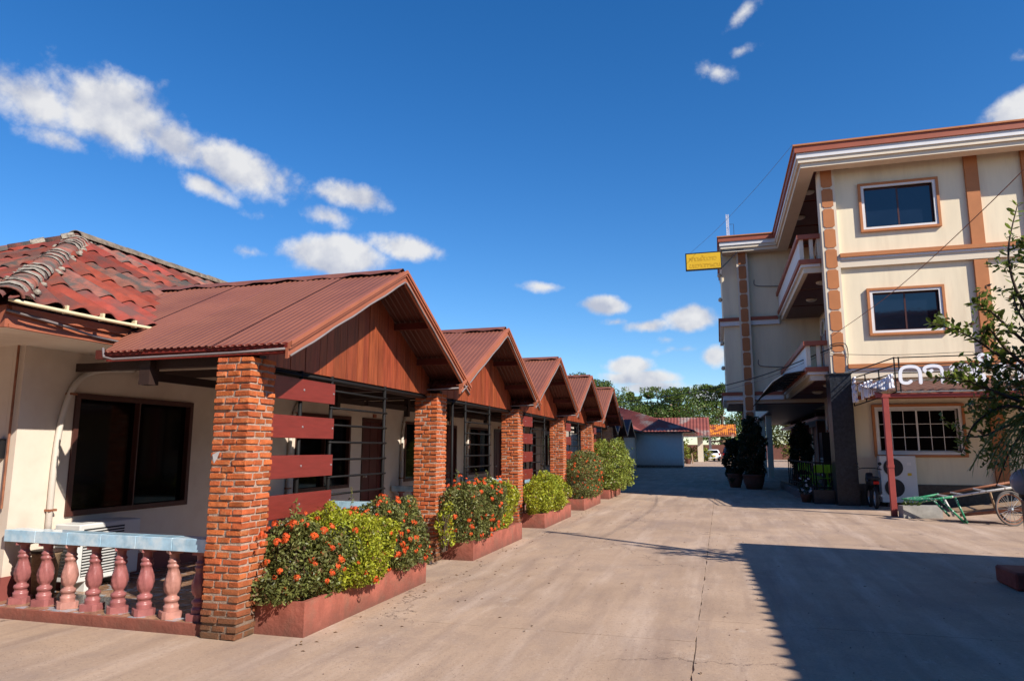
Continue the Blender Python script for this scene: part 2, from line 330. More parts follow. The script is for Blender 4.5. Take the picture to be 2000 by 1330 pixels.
# ------------------------------------------------------------------ ground and driveway slabs
g = MB(); g.add([(-900,-300,-.03),(900,-300,-.03),(900,1500,-.03),(-900,1500,-.03)], [(0,1,2,3)])
struct(g.build('ground', mat('dry earth', (.30,.20,.14), .95, .25, .2, .2, 5)))
dv = MB(); dv.add([(-14,-9,-.018),(16,-9,-.018),(16,140,-.018),(-14,140,-.018)], [(0,1,2,3)])
drive = struct(dv.build('driveway', mat('joint dirt', (.34,.235,.165), 1, .3, 30)))
def jag(p, q, seed, amp=.016, n=90):
    p = Vector(p); q = Vector(q); d = q-p; nn = Vector((-d.y, d.x)).normalized(); k = max(2, min(n, int(d.length/.12)))
    return [p+d*i/k+nn*(amp*noise.noise((i*.9+seed*13.1, seed, 0))+amp*.7*noise.noise((i*.31, seed*3.3, 5))) for i in range(k+1)]
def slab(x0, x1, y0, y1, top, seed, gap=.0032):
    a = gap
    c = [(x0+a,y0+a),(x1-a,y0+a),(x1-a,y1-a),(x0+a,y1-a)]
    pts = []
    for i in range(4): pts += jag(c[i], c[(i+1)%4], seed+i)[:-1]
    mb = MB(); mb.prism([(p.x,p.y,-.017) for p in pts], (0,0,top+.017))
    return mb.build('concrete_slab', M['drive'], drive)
JX = -.27
ys_l = [-9,-1,6.35,10.9,16.2,22.3,30,40,52,66,84,140]; ys_r = [-9,-1.5,7.15,13.9,20.9,28,37,50,66,84,140]
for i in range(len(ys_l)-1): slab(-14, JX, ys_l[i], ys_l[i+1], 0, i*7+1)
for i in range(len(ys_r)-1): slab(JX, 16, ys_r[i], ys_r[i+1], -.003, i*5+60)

rs = random.Random(3); gb = MB()
for i in range(420):
    x = rs.uniform(-4.5,4.5); y = rs.uniform(3.4,20) if rs.random() < .7 else rs.uniform(5,9); r = rs.uniform(.003,.009)
    if x < -3.3 and y > 5: x = rs.uniform(-3.45,-3.2)
    gb.lathe([(r*.6,0),(r,r*.4),(r*.5,r*.9)], (x,y,0), 5)
stuff(gb.build('loose_grit', mat('grit stone', (.27,.19,.15), .9, .4, 40), drive))
lv = MB()
for i in range(170):
    x = rs.choice((rs.uniform(-3.45,-3.2),rs.uniform(-3.4,-1.5))) if i < 140 else rs.uniform(-3,3.5); y = rs.uniform(5,20); a = rs.uniform(0,6); c_, s_ = math.cos(a)*.022, math.sin(a)*.022
    lv.add([(x-c_,y-s_,.002),(x+s_*.4,y-c_*.4,.008),(x+c_,y+s_,.004),(x-s_*.4,y+c_*.4,.010)], [(0,1,2,3)])
stuff(lv.build('fallen_leaves', mat('dry leaf', (.16,.09,.04), .8, .4, 20), drive))

# ------------------------------------------------------------------ the motel row on the left
PER = 4.32; WX = -6.95; WS = 5.5; NU = 6; ROWEND = 31.6
ORD = ['nearest','second','third','fourth','fifth','sixth','seventh']
motel = thing('motel_building', (-9.5,12,0), 'long cream motel building with red tiled hip roof behind the brick pillars', 'building')
def wall_with_holes(x0, x1, ya, yb, z0, z1, holes):
    mb = MB(); ys = sorted(set([ya,yb]+[h[0] for h in holes]+[h[1] for h in holes]))
    for a, b in zip(ys[:-1], ys[1:]):
        cov = sorted([(h[2],h[3]) for h in holes if h[0] <= a+1e-6 and h[1] >= b-1e-6]); z = z0
        for lo, hi in cov:
            if lo > z: mb.box(x0,x1,a,b,z,lo)
            z = hi
        if z < z1: mb.box(x0,x1,a,b,z,z1)
    return mb
holes = []
for k in range(NU):
    o = PER*k; holes += [(6.2+o,7.93+o,.9,2.18),(8.46+o,9.46+o,.1,2.22)]
wall_with_holes(WX-.16, WX, WS, ROWEND, .1, 3.05, holes).build('wall', M['wall'], motel)
MB().box(-11.8, WX-.162, WS, WS+.16, .1, 3.05).build('wall', M['wall'], motel)
MB().box(-11.8, WX-.1, ROWEND-.2, ROWEND, .1, 3.05).build('wall', M['wall'], motel)
MB().box(-11.9, -11.74, WS, ROWEND, .1, 3.05).build('wall', M['wall'], motel)
MB().box(-11.7, WX-.17, WS+.17, ROWEND-.2, 2.9, 2.96).build('ceiling', M['wall'], motel)
dd = MB(); ys = [WS]+[y for k in range(NU) for y in (8.46+PER*k, 9.46+PER*k)]+[ROWEND]
for i in range(0, len(ys), 2): dd.box(WX, WX+.012, ys[i], ys[i+1], .1, .33)
dd.box(-11.8, WX+.012, WS-.012, WS, .1, .33); dd.build('dado', M['dado'], motel)
for k in range(NU):
    o = PER*k
    f = MB()
    for a in ((6.14,7.98,2.16,2.22),(6.14,7.98,.86,.92),(6.14,6.20,.921,2.159),(7.92,7.98,.921,2.159),(7.045,7.065,.921,2.159)): f.box(WX-.08, WX+.025, a[0]+o, a[1]+o, a[2], a[3])
    fo = f.build('window', M['winframe'], motel)
    for a, b in ((6.20,7.045),(7.065,7.92)): MB().box(WX-.06, WX-.05, a+o, b+o, .92, 2.16).build('pane', M['glass'], fo)
    d = MB()
    for a in ((8.46,8.53,.1,2.22),(9.39,9.46,.1,2.22),(8.53,9.39,2.15,2.22)): d.box(WX-.1, WX+.02, a[0]+o, a[1]+o, a[2], a[3])
    do = d.build('door', M['winframe'], motel)
    for i in range(5): MB().box(WX-.07-.006*(i%2), WX-.03-.006*(i%2), 8.535+.171*i+o, 8.535+.171*(i+1)-.004+o, .12, 2.145).build('door_board', M['doorwood'], do)
    MB().lathe([(.028,0),(.03,.02),(.012,.03),(.012,.05),(.03,.055),(.03,.075)], (WX-.032, 8.62+o, 1.05), 10, 'x').build('handle', M['steel'], do, True)
    MB().box(WX, WX+.03, 8.9+o, 9.02+o, 2.24, 2.31).build('number_plaque', M['barge'], do)
    # bent pipe beside the window
    MB().tube(catmull([(WX+.04,5.93+o,.7),(WX+.04,5.93+o,1.5),(WX+.04,5.98+o,2.0),(WX+.04,6.12+o,2.35),(WX+.04,6.4+o,2.5),(WX+.04,6.9+o,2.56)], 5), .032, 8).build('pipe', M['pipe'], motel, True)
    for z, y in ((.95,5.93),(2.2,6.05)): MB().box(WX, WX+.075, y-.035+o, y+.055+o, z-.012, z+.012).build('pipe_clip', M['rust'], motel)
MB().tube([(WX-.06,WS-.03,1.0),(WX-.06,WS-.03,2.9)], .012, 6).build('drop_cable', M['rust'], motel)
MB().box(-7.16,-7.08,WS-.06,WS,1.5,1.7).build('switch_box', M['black'], motel)

# porch floor
pf = MB(); pf.box(WX, -4.0, 5.34, ROWEND, 0, .1)
pfl = struct(pf.build('porch_floor', M['porchfloor']))
MB().box(WX, -4.0, 5.31, 5.339, 0, .098).build('porch_edge', M['planter'], pfl)

# main tiled hip roof
EX, EZ, RX, RZ, AY = -5.86, 2.90, -9.0, 4.67, 7.77
sl_len = math.hypot(EX-RX, RZ-EZ); UP = Vector((RX-EX, 0, RZ-EZ)).normalized(); NRM = Vector((RZ-EZ, 0, EX-RX)).normalized()
EY = 4.40; HS = (AY-EY)/(EX-RX)
def hipY(x): return AY-(x-RX)*HS if x > RX else AY
roof = MB()
roof.add([(EX-.1,EY+.1,EZ-.05),(EX-.1,ROWEND+.8,EZ-.05),(RX,ROWEND+.8,RZ-.08),(RX,AY,RZ-.08)], [(0,1,2,3)])
roof.add([(EX-.1,EY+.1,EZ-.05),(RX,AY,RZ-.08),(2*RX-EX+.1,EY+.1,EZ-.05)], [(0,1,2)])
roof.add([(2*RX-EX+.1,EY+.1,EZ-.05),(RX,AY,RZ-.08),(RX,ROWEND+.8,RZ-.08),(2*RX-EX+.1,ROWEND+.8,EZ-.05)], [(0,1,2,3)])
roof.add([(EX-.1,ROWEND+.8,EZ-.05),(RX,ROWEND+.8,RZ-.08),(2*RX-EX+.1,ROWEND+.8,EZ-.05)], [(0,1,2)])
ro = roof.build('roof', M['tiledark'], motel)
ROWS, TW, WV = 5, .58, .29
TL = sl_len/ROWS
def tile_piece(side, r, y0, jit):
    """one fibre-cement wave tile; side 0 faces the drive, side 1 the hip end"""
    mb = MB(); n = 20; t0 = r*TL-.03+jit*.02; t1 = (r+1)*TL+.07; vs = []
    live = False
    for t, lift in ((t0,.040),(t1,.006)):
        x = EX-(EX-RX)*t/sl_len; z = EZ+(RZ-EZ)*t/sl_len
        hy = hipY(x)
        for i in range(n+1):
            y = y0+TW*1.03*i/n; w = .030*math.cos(2*math.pi*(y-y0)/WV*.97+math.pi)
            if side == 0:
                yy = max(y, hy+.02); live |= y > hy
                vs.append((x+NRM.x*(lift+w), yy, z+NRM.z*-1*(-1)*(lift+w)*1))
            else:
                lim = (x-RX); xx = y; cl = max(-lim, min(lim, xx-RX)); live |= abs(xx-RX) < lim
                # hip end: slope runs along -Y
                vs.append((RX+cl, (AY-(x-RX)*HS)-(lift+w)*NRM.x, z+(lift+w)*abs(NRM.z)))
    if not live: return None
    a = len(vs); m_ = n+1
    fs = [(i, i+1, m_+i+1, m_+i) for i in range(n)]
    # thickness along the lower edge
    low = [(v[0], v[1], v[2]-.014) for v in vs[:m_]]
    mb.add(vs+low, fs+[(a+i, a+i+1, i+1, i) for i in range(n)])
    return mb
NRM = Vector((RZ-EZ, 0, EX-RX)).normalized()      # outward normal of the drive slope
for r in range(ROWS):
    for c in range(int((13.4-EY)/TW)+1):
        mb = tile_piece(0, r, EY+c*TW, random.uniform(-1,1))
        if mb: mb.build('roof_tile', M['tile'] if random.random() < .8 else M['tiledark'], ro, True)
    for c in range(-1, int((EX-RX)*2/TW)+1):
        mb = tile_piece(1, r, 2*RX-EX+c*TW, random.uniform(-1,1))
        if mb: mb.build('roof_tile', M['tile'] if random.random() < .7 else M['tiledark'], ro, True)
far = MB(); n = int((ROWEND+.8-13.4)/.1)
vs = []
for x, z in ((EX,EZ),(RX,RZ)):
    for i in range(n+1): vs.append((x+NRM.x*(.03+.03*(i%2)), 13.4+i*.1, z+NRM.z*(.03+.03*(i%2))))
far.add(vs, [(i,i+1,n+2+i,n+1+i) for i in range(n)]); stuff(far.build('roof_tile_field', M['tile'], ro))
# hip and ridge caps, bedded in mortar
def cap_run(p, q, name, m, step, r0, sag=0, mort=True, rnd=True):
    p = Vector(p); q = Vector(q); d = (q-p); nseg = max(1, int(d.length/step)); dn = d.normalized()
    side = dn.cross(Vector((0,0,1))).normalized(); up = side.cross(dn)
    for i in range(nseg):
        a = p+d*(i/nseg); b = p+d*((i+1)/nseg+.12/nseg)
        vs = []; n = 10; ra = r0*random.uniform(1.0,1.07); rb = r0*random.uniform(.92,.97)
        for e, rr in ((a,ra),(b,rb)):
            for j in range(n+1):
                t = math.pi*j/n; vs.append(e+side*math.cos(t)*rr*1.1+up*(math.sin(t)*rr*.8-.06))
            for j in range(n+1):
                t = math.pi*j/n; vs.append(e+side*math.cos(t)*(rr-.02)*1.1+up*(math.sin(t)*(rr-.02)*.8-.06))
        m2 = 2*(n+1); fs = [(j,j+1,m2+j+1,m2+j) for j in range(n)]+[(n+1+j,j+n+1+m2,j+n+2+m2,n+2+j) for j in range(n)]+[(j,n+1+j,n+2+j,j+1) for j in range(n)]
        MB().add(vs, fs).build(name, m if not rnd or random.random() < .6 else M['tiledark'], ro, True)
        if mort and random.random() < .6:
            mm = MB(); n = 10; vs = []; e0 = a+d*(random.uniform(.4,.7)/nseg); wd = random.uniform(.3,.55)/nseg
            for e in (e0, e0+d*wd):
                for j in range(n+1):
                    t = math.pi*(.02+.96*j/n)*random.uniform(.985,1.0); rr = r0*random.uniform(.93,1.05)
                    vs.append(e+side*math.cos(t)*rr*1.16+up*(math.sin(t)*rr*.84-.05))
            mm.add(vs, [(j,j+1,n+2+j,n+1+j) for j in range(n)]).build('mortar_bed', M['lichen'], ro, True)
cap_run((EX,EY,EZ+.05), (RX,AY,RZ+.03), 'hip_tile', M['tiledark'], .22, .118)
cap_run((2*RX-EX,EY,EZ+.08), (RX,AY,RZ+.06), 'hip_tile', M['tile'], .42, .13)
cap_run((RX,AY-.1,RZ+.05), (RX,16,RZ+.02), 'ridge_tile', M['ridge'], .9, .15, mort=False, rnd=False)
# mortar skirts under the hip caps, ragged
for i in range(46):
    t = random.random(); s = random.choice((-1,1))
    c = Vector((EX,EY,EZ+.03)).lerp(Vector((RX,AY,RZ+.02)), t); off = random.uniform(.15,.24)
    c += Vector((off*.2,off,0))*.9 if s > 0 else Vector((-off,-off*.2,0))*.9
    c.z += .0
    mb = MB(); mb.lathe([(.004,.012),(random.uniform(.015,.03),.008),(random.uniform(.03,.055),-.03)], c, 7); mb.build('mortar_lump', M['lichen'], ro, True)
fb = MB()
for (x0,x1,z0,z1) in ((EX-.16,EX-.13,2.66,2.86),(EX-.128,EX-.10,2.78,2.85),(EX-.128,EX-.115,2.66,2.69)): fb.box(x0,x1,EY+.15,ROWEND,z0,z1)
fb.build('fascia_board', M['barge'], motel)
MB().add([(2*RX-EX,WS,2.672),(WX,WS,2.672),(EX-.17,EY+.14,2.672),(2*RX-EX,EY+.14,2.672)], [(0,1,2,3)]).build('eave_soffit', M['wall'], motel)
MB().box(2*RX-EX+.15, EX-.13, EY+.12, EY+.15, 2.66, 2.86).build('fascia_board', M['barge'], motel)
MB().add([(WX,WS,2.67),(EX-.17,EY+.14,2.67),(EX-.17,ROWEND,2.67),(WX,ROWEND,2.67)], [(0,1,2,3)]).build('eave_soffit', M['wall'], motel)
MB().tube(catmull([(EX-.02,EY+.05,2.885),(EX+.06,EY+.22,2.86),(EX+.065,5.4,2.86),(EX+.06,6.15,2.875)], 5), .018, 8).build('conduit', M['conduit'], motel, True)
for y in (4.95,5.35,5.75): MB().box(EX+.02,EX+.07,y-.012,y+.012,2.845,2.92).build('conduit_clip', M['conduit'], motel)
MB().tube(catmull([(EX-.09,EY+.1,2.80),(EX-.09,5.0,2.76),(EX-.09,5.4,2.71),(EX-.09,5.8,2.69),(EX-.02,5.9,2.62)], 5), .013, 6).build('grey_cable', M['cable'], motel, True)

# ---- brick pillars
bvar = []
for i in range(4):
    bm = bmesh.new(); bmesh.ops.create_cube(bm, size=1); bmesh.ops.bevel(bm, geom=list(bm.edges), offset=.06, segments=1, affect='EDGES')
    rs = random.Random(i)
    for v in bm.verts: v.co += Vector((rs.uniform(-.035,.035), rs.uniform(-.05,.05), rs.uniform(-.09,.09)))
    me = bpy.data.meshes.new('brick'); bm.to_mesh(me); bm.free(); me.materials.append(M['brick']); bvar.append(me)
bbuff = [m_.copy() for m_ in bvar]
MBUFF = mat('buff brick', (.46,.26,.14), .9, .25, 14, .5, 60, .2, rnd=.2, dirt=((.12,.08,.05), .02, .6, .8))
for m_ in bbuff: m_.materials.clear(); m_.materials.append(MBUFF)
PW, PX, PH, NC = .37, -4.165, 2.42, 40
PLAB = ['nearest red brick pillar at the end of the balustrade','second brick pillar from the viewer, between the first two planters','third brick pillar from the viewer in the porch row',
        'fourth brick pillar from the viewer in the porch row','fifth brick pillar from the viewer in the porch row','farthest sunlit brick pillar of paler buff brick behind the leafy bush']
for k in range(6):
    cy = 5.445+PER*k
    p = thing('brick_pillar', (PX,cy,0), PLAB[k], 'pillar', 'brick pillars along the motel porches')
    MB().box(PX-PW/2+.012,PX+PW/2-.012,cy-PW/2+.012,cy+PW/2-.012,0,PH-.01).build('mortar_core', M['mortar'], p)
    ch = PH/NC; bh = ch-.017; bw = .105; gap = .018
    for c in range(NC):
        z = c*ch+ch/2+random.uniform(-.003,.003); s = random.uniform(-.035,.035)
        half = (PW-gap)/2
        lst = []
        for e in (-1, 1):
            a = PW/2-bw/2
            l1, l2 = half+s, half-s
            two = [(-PW/2+l1/2, l1), (PW/2-l2/2, l2)]
            mid = PW-2*bw-2*gap
            if c % 2 == 0:
                lst += [(q, e*a, l, bw) for q, l in two]+[(e*a, 0, bw, mid)]
            else:
                lst += [(e*a, q, bw, l) for q, l in two]+[(0, e*a, mid, bw)]
        for (x, y, lx, ly) in lst:
            me = random.choice(bvar if k < 5 else bbuff); rot = (0,0,random.uniform(-.012,.012))
            put('brick', me, None, p, (PX+x+random.uniform(-.004,.004), cy+y+random.uniform(-.006,.006), z+random.uniform(-.002,.002)), rot, (lx*random.uniform(.97,1.01), ly*random.uniform(.97,1.01), bh*random.uniform(.86,1.06)))
tag(put('paper_scrap', MB().add([(0,0,0),(.05,-.02,-.05),(.09,-.03,.0),(.13,-.05,.06),(.06,-.06,.03),(.03,-.04,-.02)], [(0,1,4),(1,2,4),(2,3,4),(0,4,5)]).mesh('scrap'), M['litterpaper'], None, (-4.33,5.245,1.52)), 'crumpled grey paper scrap stuck in the nearest pillar joint', 'paper')

# ---- gabled porch roofs
GY0, GYR, GZR, GX = 5.30, 7.62, 3.74, -3.65; GZE = 2.53; GS = (GZR-GZE)/(GYR-GY0)
def ylow(x):      # lower edge of the sheet where it runs into the main roof
    if x >= -5.68: return GY0
    if x >= -6.25: return GY0+(-5.68-x)/.57*1.1
    return 6.4+(-6.25-x)/1.25*1.22
porch = thing('gabled_porch_roof', (-5,7.62,2.4), 'x', 'porch roof', 'gabled porch roofs along the motel')
edges = [-3.645,-4.42,-5.19,-5.96,-6.73,-7.5]
for side in (0, 1):
    for i in range(5):
        xs = []; x = edges[i]; 
        prof = [(0,0),(.035,0),(.045,.010),(.066,.010)]; pw = .077
        while x > edges[i+1]-.02:
            for dx, dz in prof: xs.append((x-dx, dz))
            x -= pw
        mb = MB(); vs = []; lift = .013*(i % 2)
        for top in (0, 1):
            for (xx, dz) in xs:
                xx = max(xx, -7.5); yl = ylow(xx)-.04*(1-top)*(1 if xx > -5.68 else 0)
                y = yl if not top else GYR; z = GZE+GS*(y-GY0)+dz+lift
                vs.append((xx, y if side == 0 else 2*GYR-y, z))
        n = len(xs); mb.add(vs, [(j,j+1,n+j+1,n+j) if side else (n+j,n+j+1,j+1,j) for j in range(n-1)]); mb.build('roof_sheet', M['porchroof'], porch)
rc = MB(); vs = []
ny = 30
for i in range(ny+1):
    x = GX+.0-(7.5-3.65)*i/ny; w = .012*math.sin(i*1.7)+.008*math.sin(i*.6)
    vs += [(x,GYR-.13,GZR-.03+w),(x,GYR-.01,GZR+.045),(x,GYR+.01,GZR+.045),(x,GYR+.13,GZR-.03-w)]
rc.add(vs, [(4*i+j,4*i+j+1,4*i+5+j,4*i+4+j) for i in range(ny) for j in range(3)]); rc.build('ridge_cap', M['porchroof'], porch)
for s in (-1, 1):
    def pt(t, dz, dx):   # t along the rake from the ridge outwards
        y = GYR+s*t; return (GX+dx, y, GZR-GS*t+dz)
    T = GYR-GY0
    for (d0, d1, x0, x1, mm, nm) in ((-.135,.008,0,.028,'barge','bargeboard'),(-.05,.012,.028,.05,'barge','barge_moulding'),(-.02,.022,.05,.066,'barge','barge_lip')):
        mb = MB(); tt = T+.02
        mb.add([pt(0,d0,x0),pt(tt,d0,x0),pt(tt,d1,x0),pt(0,d1,x0),pt(0,d0,x1),pt(tt,d0,x1),pt(tt,d1,x1),pt(0,d1,x1)],
               [(3,2,1,0),(4,5,6,7),(0,1,5,4),(2,3,7,6),(1,2,6,5)] if s > 0 else [(0,1,2,3),(7,6,5,4),(4,5,1,0),(6,7,3,2),(5,6,2,1)])
        mb.build(nm, M[mm], porch)
    MB().tube([pt(t, -.125+.006*math.sin(t*9), .04) for t in np.linspace(.02,T,14)], .011, 6).build('cable', M['cable'], porch, True)
    # rafters and purlins below the sheets
    for t in (.08,.85,1.6,2.2):
        y = GYR+s*t; z = GZR-GS*t-.075
        MB().box(-7.0 if t < 1 else -5.9, GX-.002, y-.025, y+.025, z-.045, z+.045).build('purlin', M['maroondark'], porch)
ev = MB(); ev.box(-5.66,GX-.002,GY0+.0,GY0+.03,2.43,2.535); ev.box(-5.66,GX+.02,GY0-.022,GY0-.001,2.485,2.528); ev.build('eave_fascia', M['maroon'], porch)
MB().tube([(-5.7,5.29,2.56),(-5.66,5.27,2.47),(-5.55,5.275,2.445),(-4.9,5.275,2.45),(-4.2,5.275,2.455),(GX,5.27,2.47)], .012, 6).build('cable', M['cable'], porch, True)
MB().box(-5.28,-5.16,5.33,5.45,2.20,2.43).build('beam_end', M['beam'], porch)
MB().box(-5.7,-4.0,5.40,5.50,2.36,2.45).build('tie_beam', M['beam'], porch)
# vertical varnished planks of the gable panel
PXG = -4.16; pw = .135; y = 5.36; i = 0
while y < 5.36+PER-.01:
    a, b = y+.0025, min(y+pw*random.uniform(.85,1.15), 5.36+PER); bb = b-.0025
    def ztop(q): return GZR-GS*abs(q-GYR)-.03
    j = random.uniform(0,.006)
    poly = [(PXG+j,a,2.395),(PXG+j,bb,2.395),(PXG+j,bb,max(2.42,ztop(bb)))]
    if a < GYR < bb: poly.append((PXG+j,GYR,ztop(GYR)))
    poly.append((PXG+j,a,max(2.42,ztop(a))))
    MB().prism(poly, (-.022,0,0)).build('gable_plank', M['plank'], porch); y = b
MB().box(PXG-.09,PXG-.024,5.36,5.36+PER,2.33,2.44).build('tie_beam', M['beam'], porch)
for y in (6.1,7.0,8.3,9.2): MB().box(-6.9,PXG-.03,y-.03,y+.03,2.45,2.54).build('ceiling_joist', M['beam'], porch)
for yy in (6.95, 8.9): MB().box(-5.3,-5.22,yy-.04,yy+.04,2.15,2.46).build('hanger', M['beam'], porch)
MB().box(-5.28,-5.24,5.5,5.36+PER,2.25,2.33).build('hanger_rail', M['beam'], porch)
GLAB = ['nearest and largest porch gable with brown corrugated roof and varnished plank triangle','second porch gable from the viewer with brown corrugated roof','third porch gable from the viewer in the zigzag row','fourth porch gable from the viewer in the zigzag row','fifth and last sunlit porch gable of the zigzag row']
porch['label'] = GLAB[0]
porches = [porch]+[copy_tree(porch, (0,PER*k,0), GLAB[k], skip=() if k == 0 else ('eave_fascia','beam_end')) for k in range(1,5)]

for k, p_ in enumerate(porches[1:]): p_.rotation_euler = (random.uniform(-.006,.006), random.uniform(-.005,.005), random.uniform(-.004,.004))   # no two porches hang quite true
# ---- iron grilles with maroon boards between the pillars
def grille(k):
    o = PER*k
    t = thing('iron_grille', (-4.16,7.3+o,.1), ['black iron ladder grille with maroon boards beside the nearest pillar','black iron ladder grille without boards beside the second pillar','iron grille with maroon boards beside the third pillar','iron grille with maroon boards beside the fourth pillar','iron grille with maroon boards beside the fifth pillar'][k], 'grille', 'porch grilles')
    x = -4.16
    for y in (6.32,6.92,8.22): MB().tube([(x,y+o,.1),(x,y+o,2.40)], .021, 8).build('upright', M['iron'], t, True)
    MB().tube([(x,5.64+o,2.355),(x,9.56+o,2.355)], .02, 8).build('top_rail', M['iron'], t, True)
    for i in range(8): MB().tube([(x+.012,6.88+o,2.24-.19*i),(x+.012,8.27+o,2.24-.19*i)], .0125, 6).build('bar', M['iron'], t, True)
    if k != 1:
        for z in (2.085,1.705,1.31,.93):
            b = MB().box(x+.022,x+.042,5.60+o,6.93+o,z,z+.225).build('board', M['maroon'], t, bevel=.003)
            for y in (6.32,6.90): MB().lathe([(.012,0),(.012,.004),(.004,.008)], (x+.042,y+o,z+.115), 8, 'x').build('bolt', M['steel'], b)
for k in range(5): grille(k)

# ---- balustrades
def baluster_mesh(seed):
    prof = [(.0,.060),(.03,.060),(.05,.062),(.055,.052),(.085,.050),(.09,.058),(.11,.062),(.125,.056),(.135,.040),(.155,.040),(.17,.050),(.20,.060),(.25,.066),(.30,.060),(.36,.046),(.40,.040),(.41,.050),(.425,.054),(.435,.048),(.445,.040),(.455,.048),(.468,.050),(.478,.040),(.50,.037),(.56,.044)]
    n = 28; vs = []
    for z, r in prof:
        for j in range(n):
            a = 2*math.pi*j/n; fl = 1.0
            if .155 < z < .41: fl = 1+.11*math.cos(7*a+z*24)
            rr = r*fl*1.08; vs.append((rr*math.cos(a), rr*math.sin(a), z+.06))
    k = len(prof); mb = MB(); mb.add(vs, [(i*n+j,i*n+(j+1)%n,(i+1)*n+(j+1)%n,(i+1)*n+j) for i in range(k-1) for j in range(n)])
    return mb
bal_me = baluster_mesh(0).mesh('baluster', True); base_me = None
bm = MB(); bm.prism([(sx*.088*a-(0), sy*.088*b, 0) for sx,sy,a,b in ((-1,-1,1,.7),(-1,-1,.7,1),(1,-1,.7,1),(1,-1,1,.7),(1,1,1,.7),(1,1,.7,1),(-1,1,.7,1),(-1,1,1,.7))], (0,0,.062))
base_me = bm.mesh('plinth'); 
bm = MB(); bm.box(-.06,.06,-.06,.06,.60,.655); top_me = bm.mesh('abacus')
def balustrade(k, label):
    o = PER*k; a = Vector((-6.9,5.53+o,.1)); b = Vector((-4.37,5.44+o,.1))
    t = thing('balustrade', ((a+b)/2), label, 'balustrade', 'porch balustrades')
    nb = 8; zz = .655
    for i in range(nb):
        p = a.lerp(b, (i+.62)/(nb+.1)); p.z = .1
        m = M['pink2'] if i in (2,6) else M['pink']
        me = bal_me.copy(); me.materials.clear(); q = put('baluster', me, m, t, p, (0,0,random.random()), (1,1,.93))
        for mm in (base_me, top_me):
            m2 = mm.copy(); m2.materials.clear(); m2.materials.append(m); c = bpy.data.objects.new('plinth' if mm is base_me else 'abacus', m2); COL.objects.link(c); c.parent = q
    nt_ = 6; d = (b-a)
    rail = MB(); 
    for i in range(nt_):
        p = a+d*(i/nt_)+d.normalized()*.002; q2 = a+d*((i+1)/nt_)-d.normalized()*.002
        MB().bar((p.x,p.y,.745), (q2.x,q2.y,.745), .17, .115).build('rail_tile', M['bluetile'], t, bevel=.003)
    MB().bar((a.x,a.y,.735), (b.x,b.y,.735), .15, .10).build('rail_core', M['concrete'], t)
    return t
BL = ['pink twisted baluster railing with blue tiled top in front of the nearest window','second pink balustrade with blue tiled top, behind the second pillar','third pink balustrade with blue tiled top, behind the third pillar','fourth pink balustrade with blue tiled top, behind the fourth pillar']
for k in range(4): balustrade(k, BL[k])

# ---- air conditioner on the first porch
ac = thing('air_conditioner', (-6.72,6.4,.1), 'white outdoor air conditioner unit behind the pink balustrade', 'air conditioner')
MB().box(-6.9,-6.55,6.0,6.82,.2,.80).build('casing', M['acwhite'], ac, bevel=.012)
for i in range(16): MB().box(-6.549,-6.538,6.05,6.58,.27+i*.03,.282+i*.03).build('grille_slat', M['acwhite'], ac)
MB().box(-6.5495,-6.545,6.05,6.58,.262,.75).build('grille_back', M['acdark'], ac)
for i in range(14): MB().box(-6.86,-6.6,5.99,5.999,.27+i*.034,.288+i*.034).build('side_louvre', M['acdark'], ac)
for y in (6.12,6.66): MB().box(-6.88,-6.56,y,y+.06,.1,.199).build('foot', M['acwhite'], ac)
MB().tube(catmull([(-6.6,6.0,.3),(-6.55,5.9,.2),(-6.5,5.75,.125),(-6.4,5.68,.12)],4), .014, 6).build('drain_hose', M['conduit'], ac, True)
bs = thing('waste_basket', (-6.72,5.8,.1), 'brown woven waste basket standing beside the air conditioner', 'basket')
MB().lathe([(.10,0),(.13,.42),(.14,.43),(.14,.46),(.125,.46),(.095,.02)], (-6.72,5.78,.1), 18).build('body', M['oldwood'], bs, True)
MB().lathe([(.142,0),(.147,.012),(.142,.024)], (-6.72,5.78,.545), 18).build('rim', M['beam'], bs, True)

# ---- belongings on the porches
pc = thing('plastic_chair', (-5.0,14.6,.1), 'white plastic armchair on the third porch behind the grille', 'chair')
MB().box(-5.22,-4.78,14.35,14.80,.50,.54).build('seat', M['white'], pc, bevel=.012)
MB().prism([(-5.22,14.80,.53),(-4.78,14.80,.53),(-4.80,14.92,.92),(-4.9,14.94,.98),(-5.1,14.94,.98),(-5.20,14.92,.92)], (0,.025,0)).build('backrest', M['white'], pc)
for x, y in ((-5.2,14.37),(-4.8,14.37),(-5.2,14.8),(-4.8,14.8)): MB().tube([(x,y,.1),(x*1.0,y,.5)], .022, 6).build('leg', M['white'], pc)
for x in (-5.23,-4.77): MB().tube([(x,14.36,.5),(x,14.36,.72),(x,14.86,.74)], .02, 6).build('armrest', M['white'], pc)
bc = thing('moped', (-5.0,12.2,.1), 'black moped parked on the second porch behind the iron grille', 'motorbike')
for y in (11.7,12.75): MB().tube([(-5.0,y+.27*math.cos(t),.39+.27*math.sin(t)) for t in np.linspace(0,2*math.pi,22)], .04, 7, False).build('wheel', M['rubber'], bc, True)
MB().prism([(-5.1,11.55,.75),(-5.1,12.15,.62),(-5.1,12.5,.5),(-5.1,12.75,1.0),(-5.1,12.6,1.05),(-5.1,12.2,.85),(-5.1,11.6,.92)], (.2,0,0)).build('body', M['black'], bc, bevel=.02)
MB().tube([(-5.3,12.6,1.12),(-5.0,12.68,1.14),(-4.7,12.6,1.12)], .016, 6).build('handlebar', M['black'], bc)
bn = thing('porch_table', (-5.2,10.6,.1), 'low wooden table on the second porch beside the wall', 'table')
MB().box(-5.6,-4.9,10.2,11.0,.52,.56).build('table_top', M['oldwood'], bn)
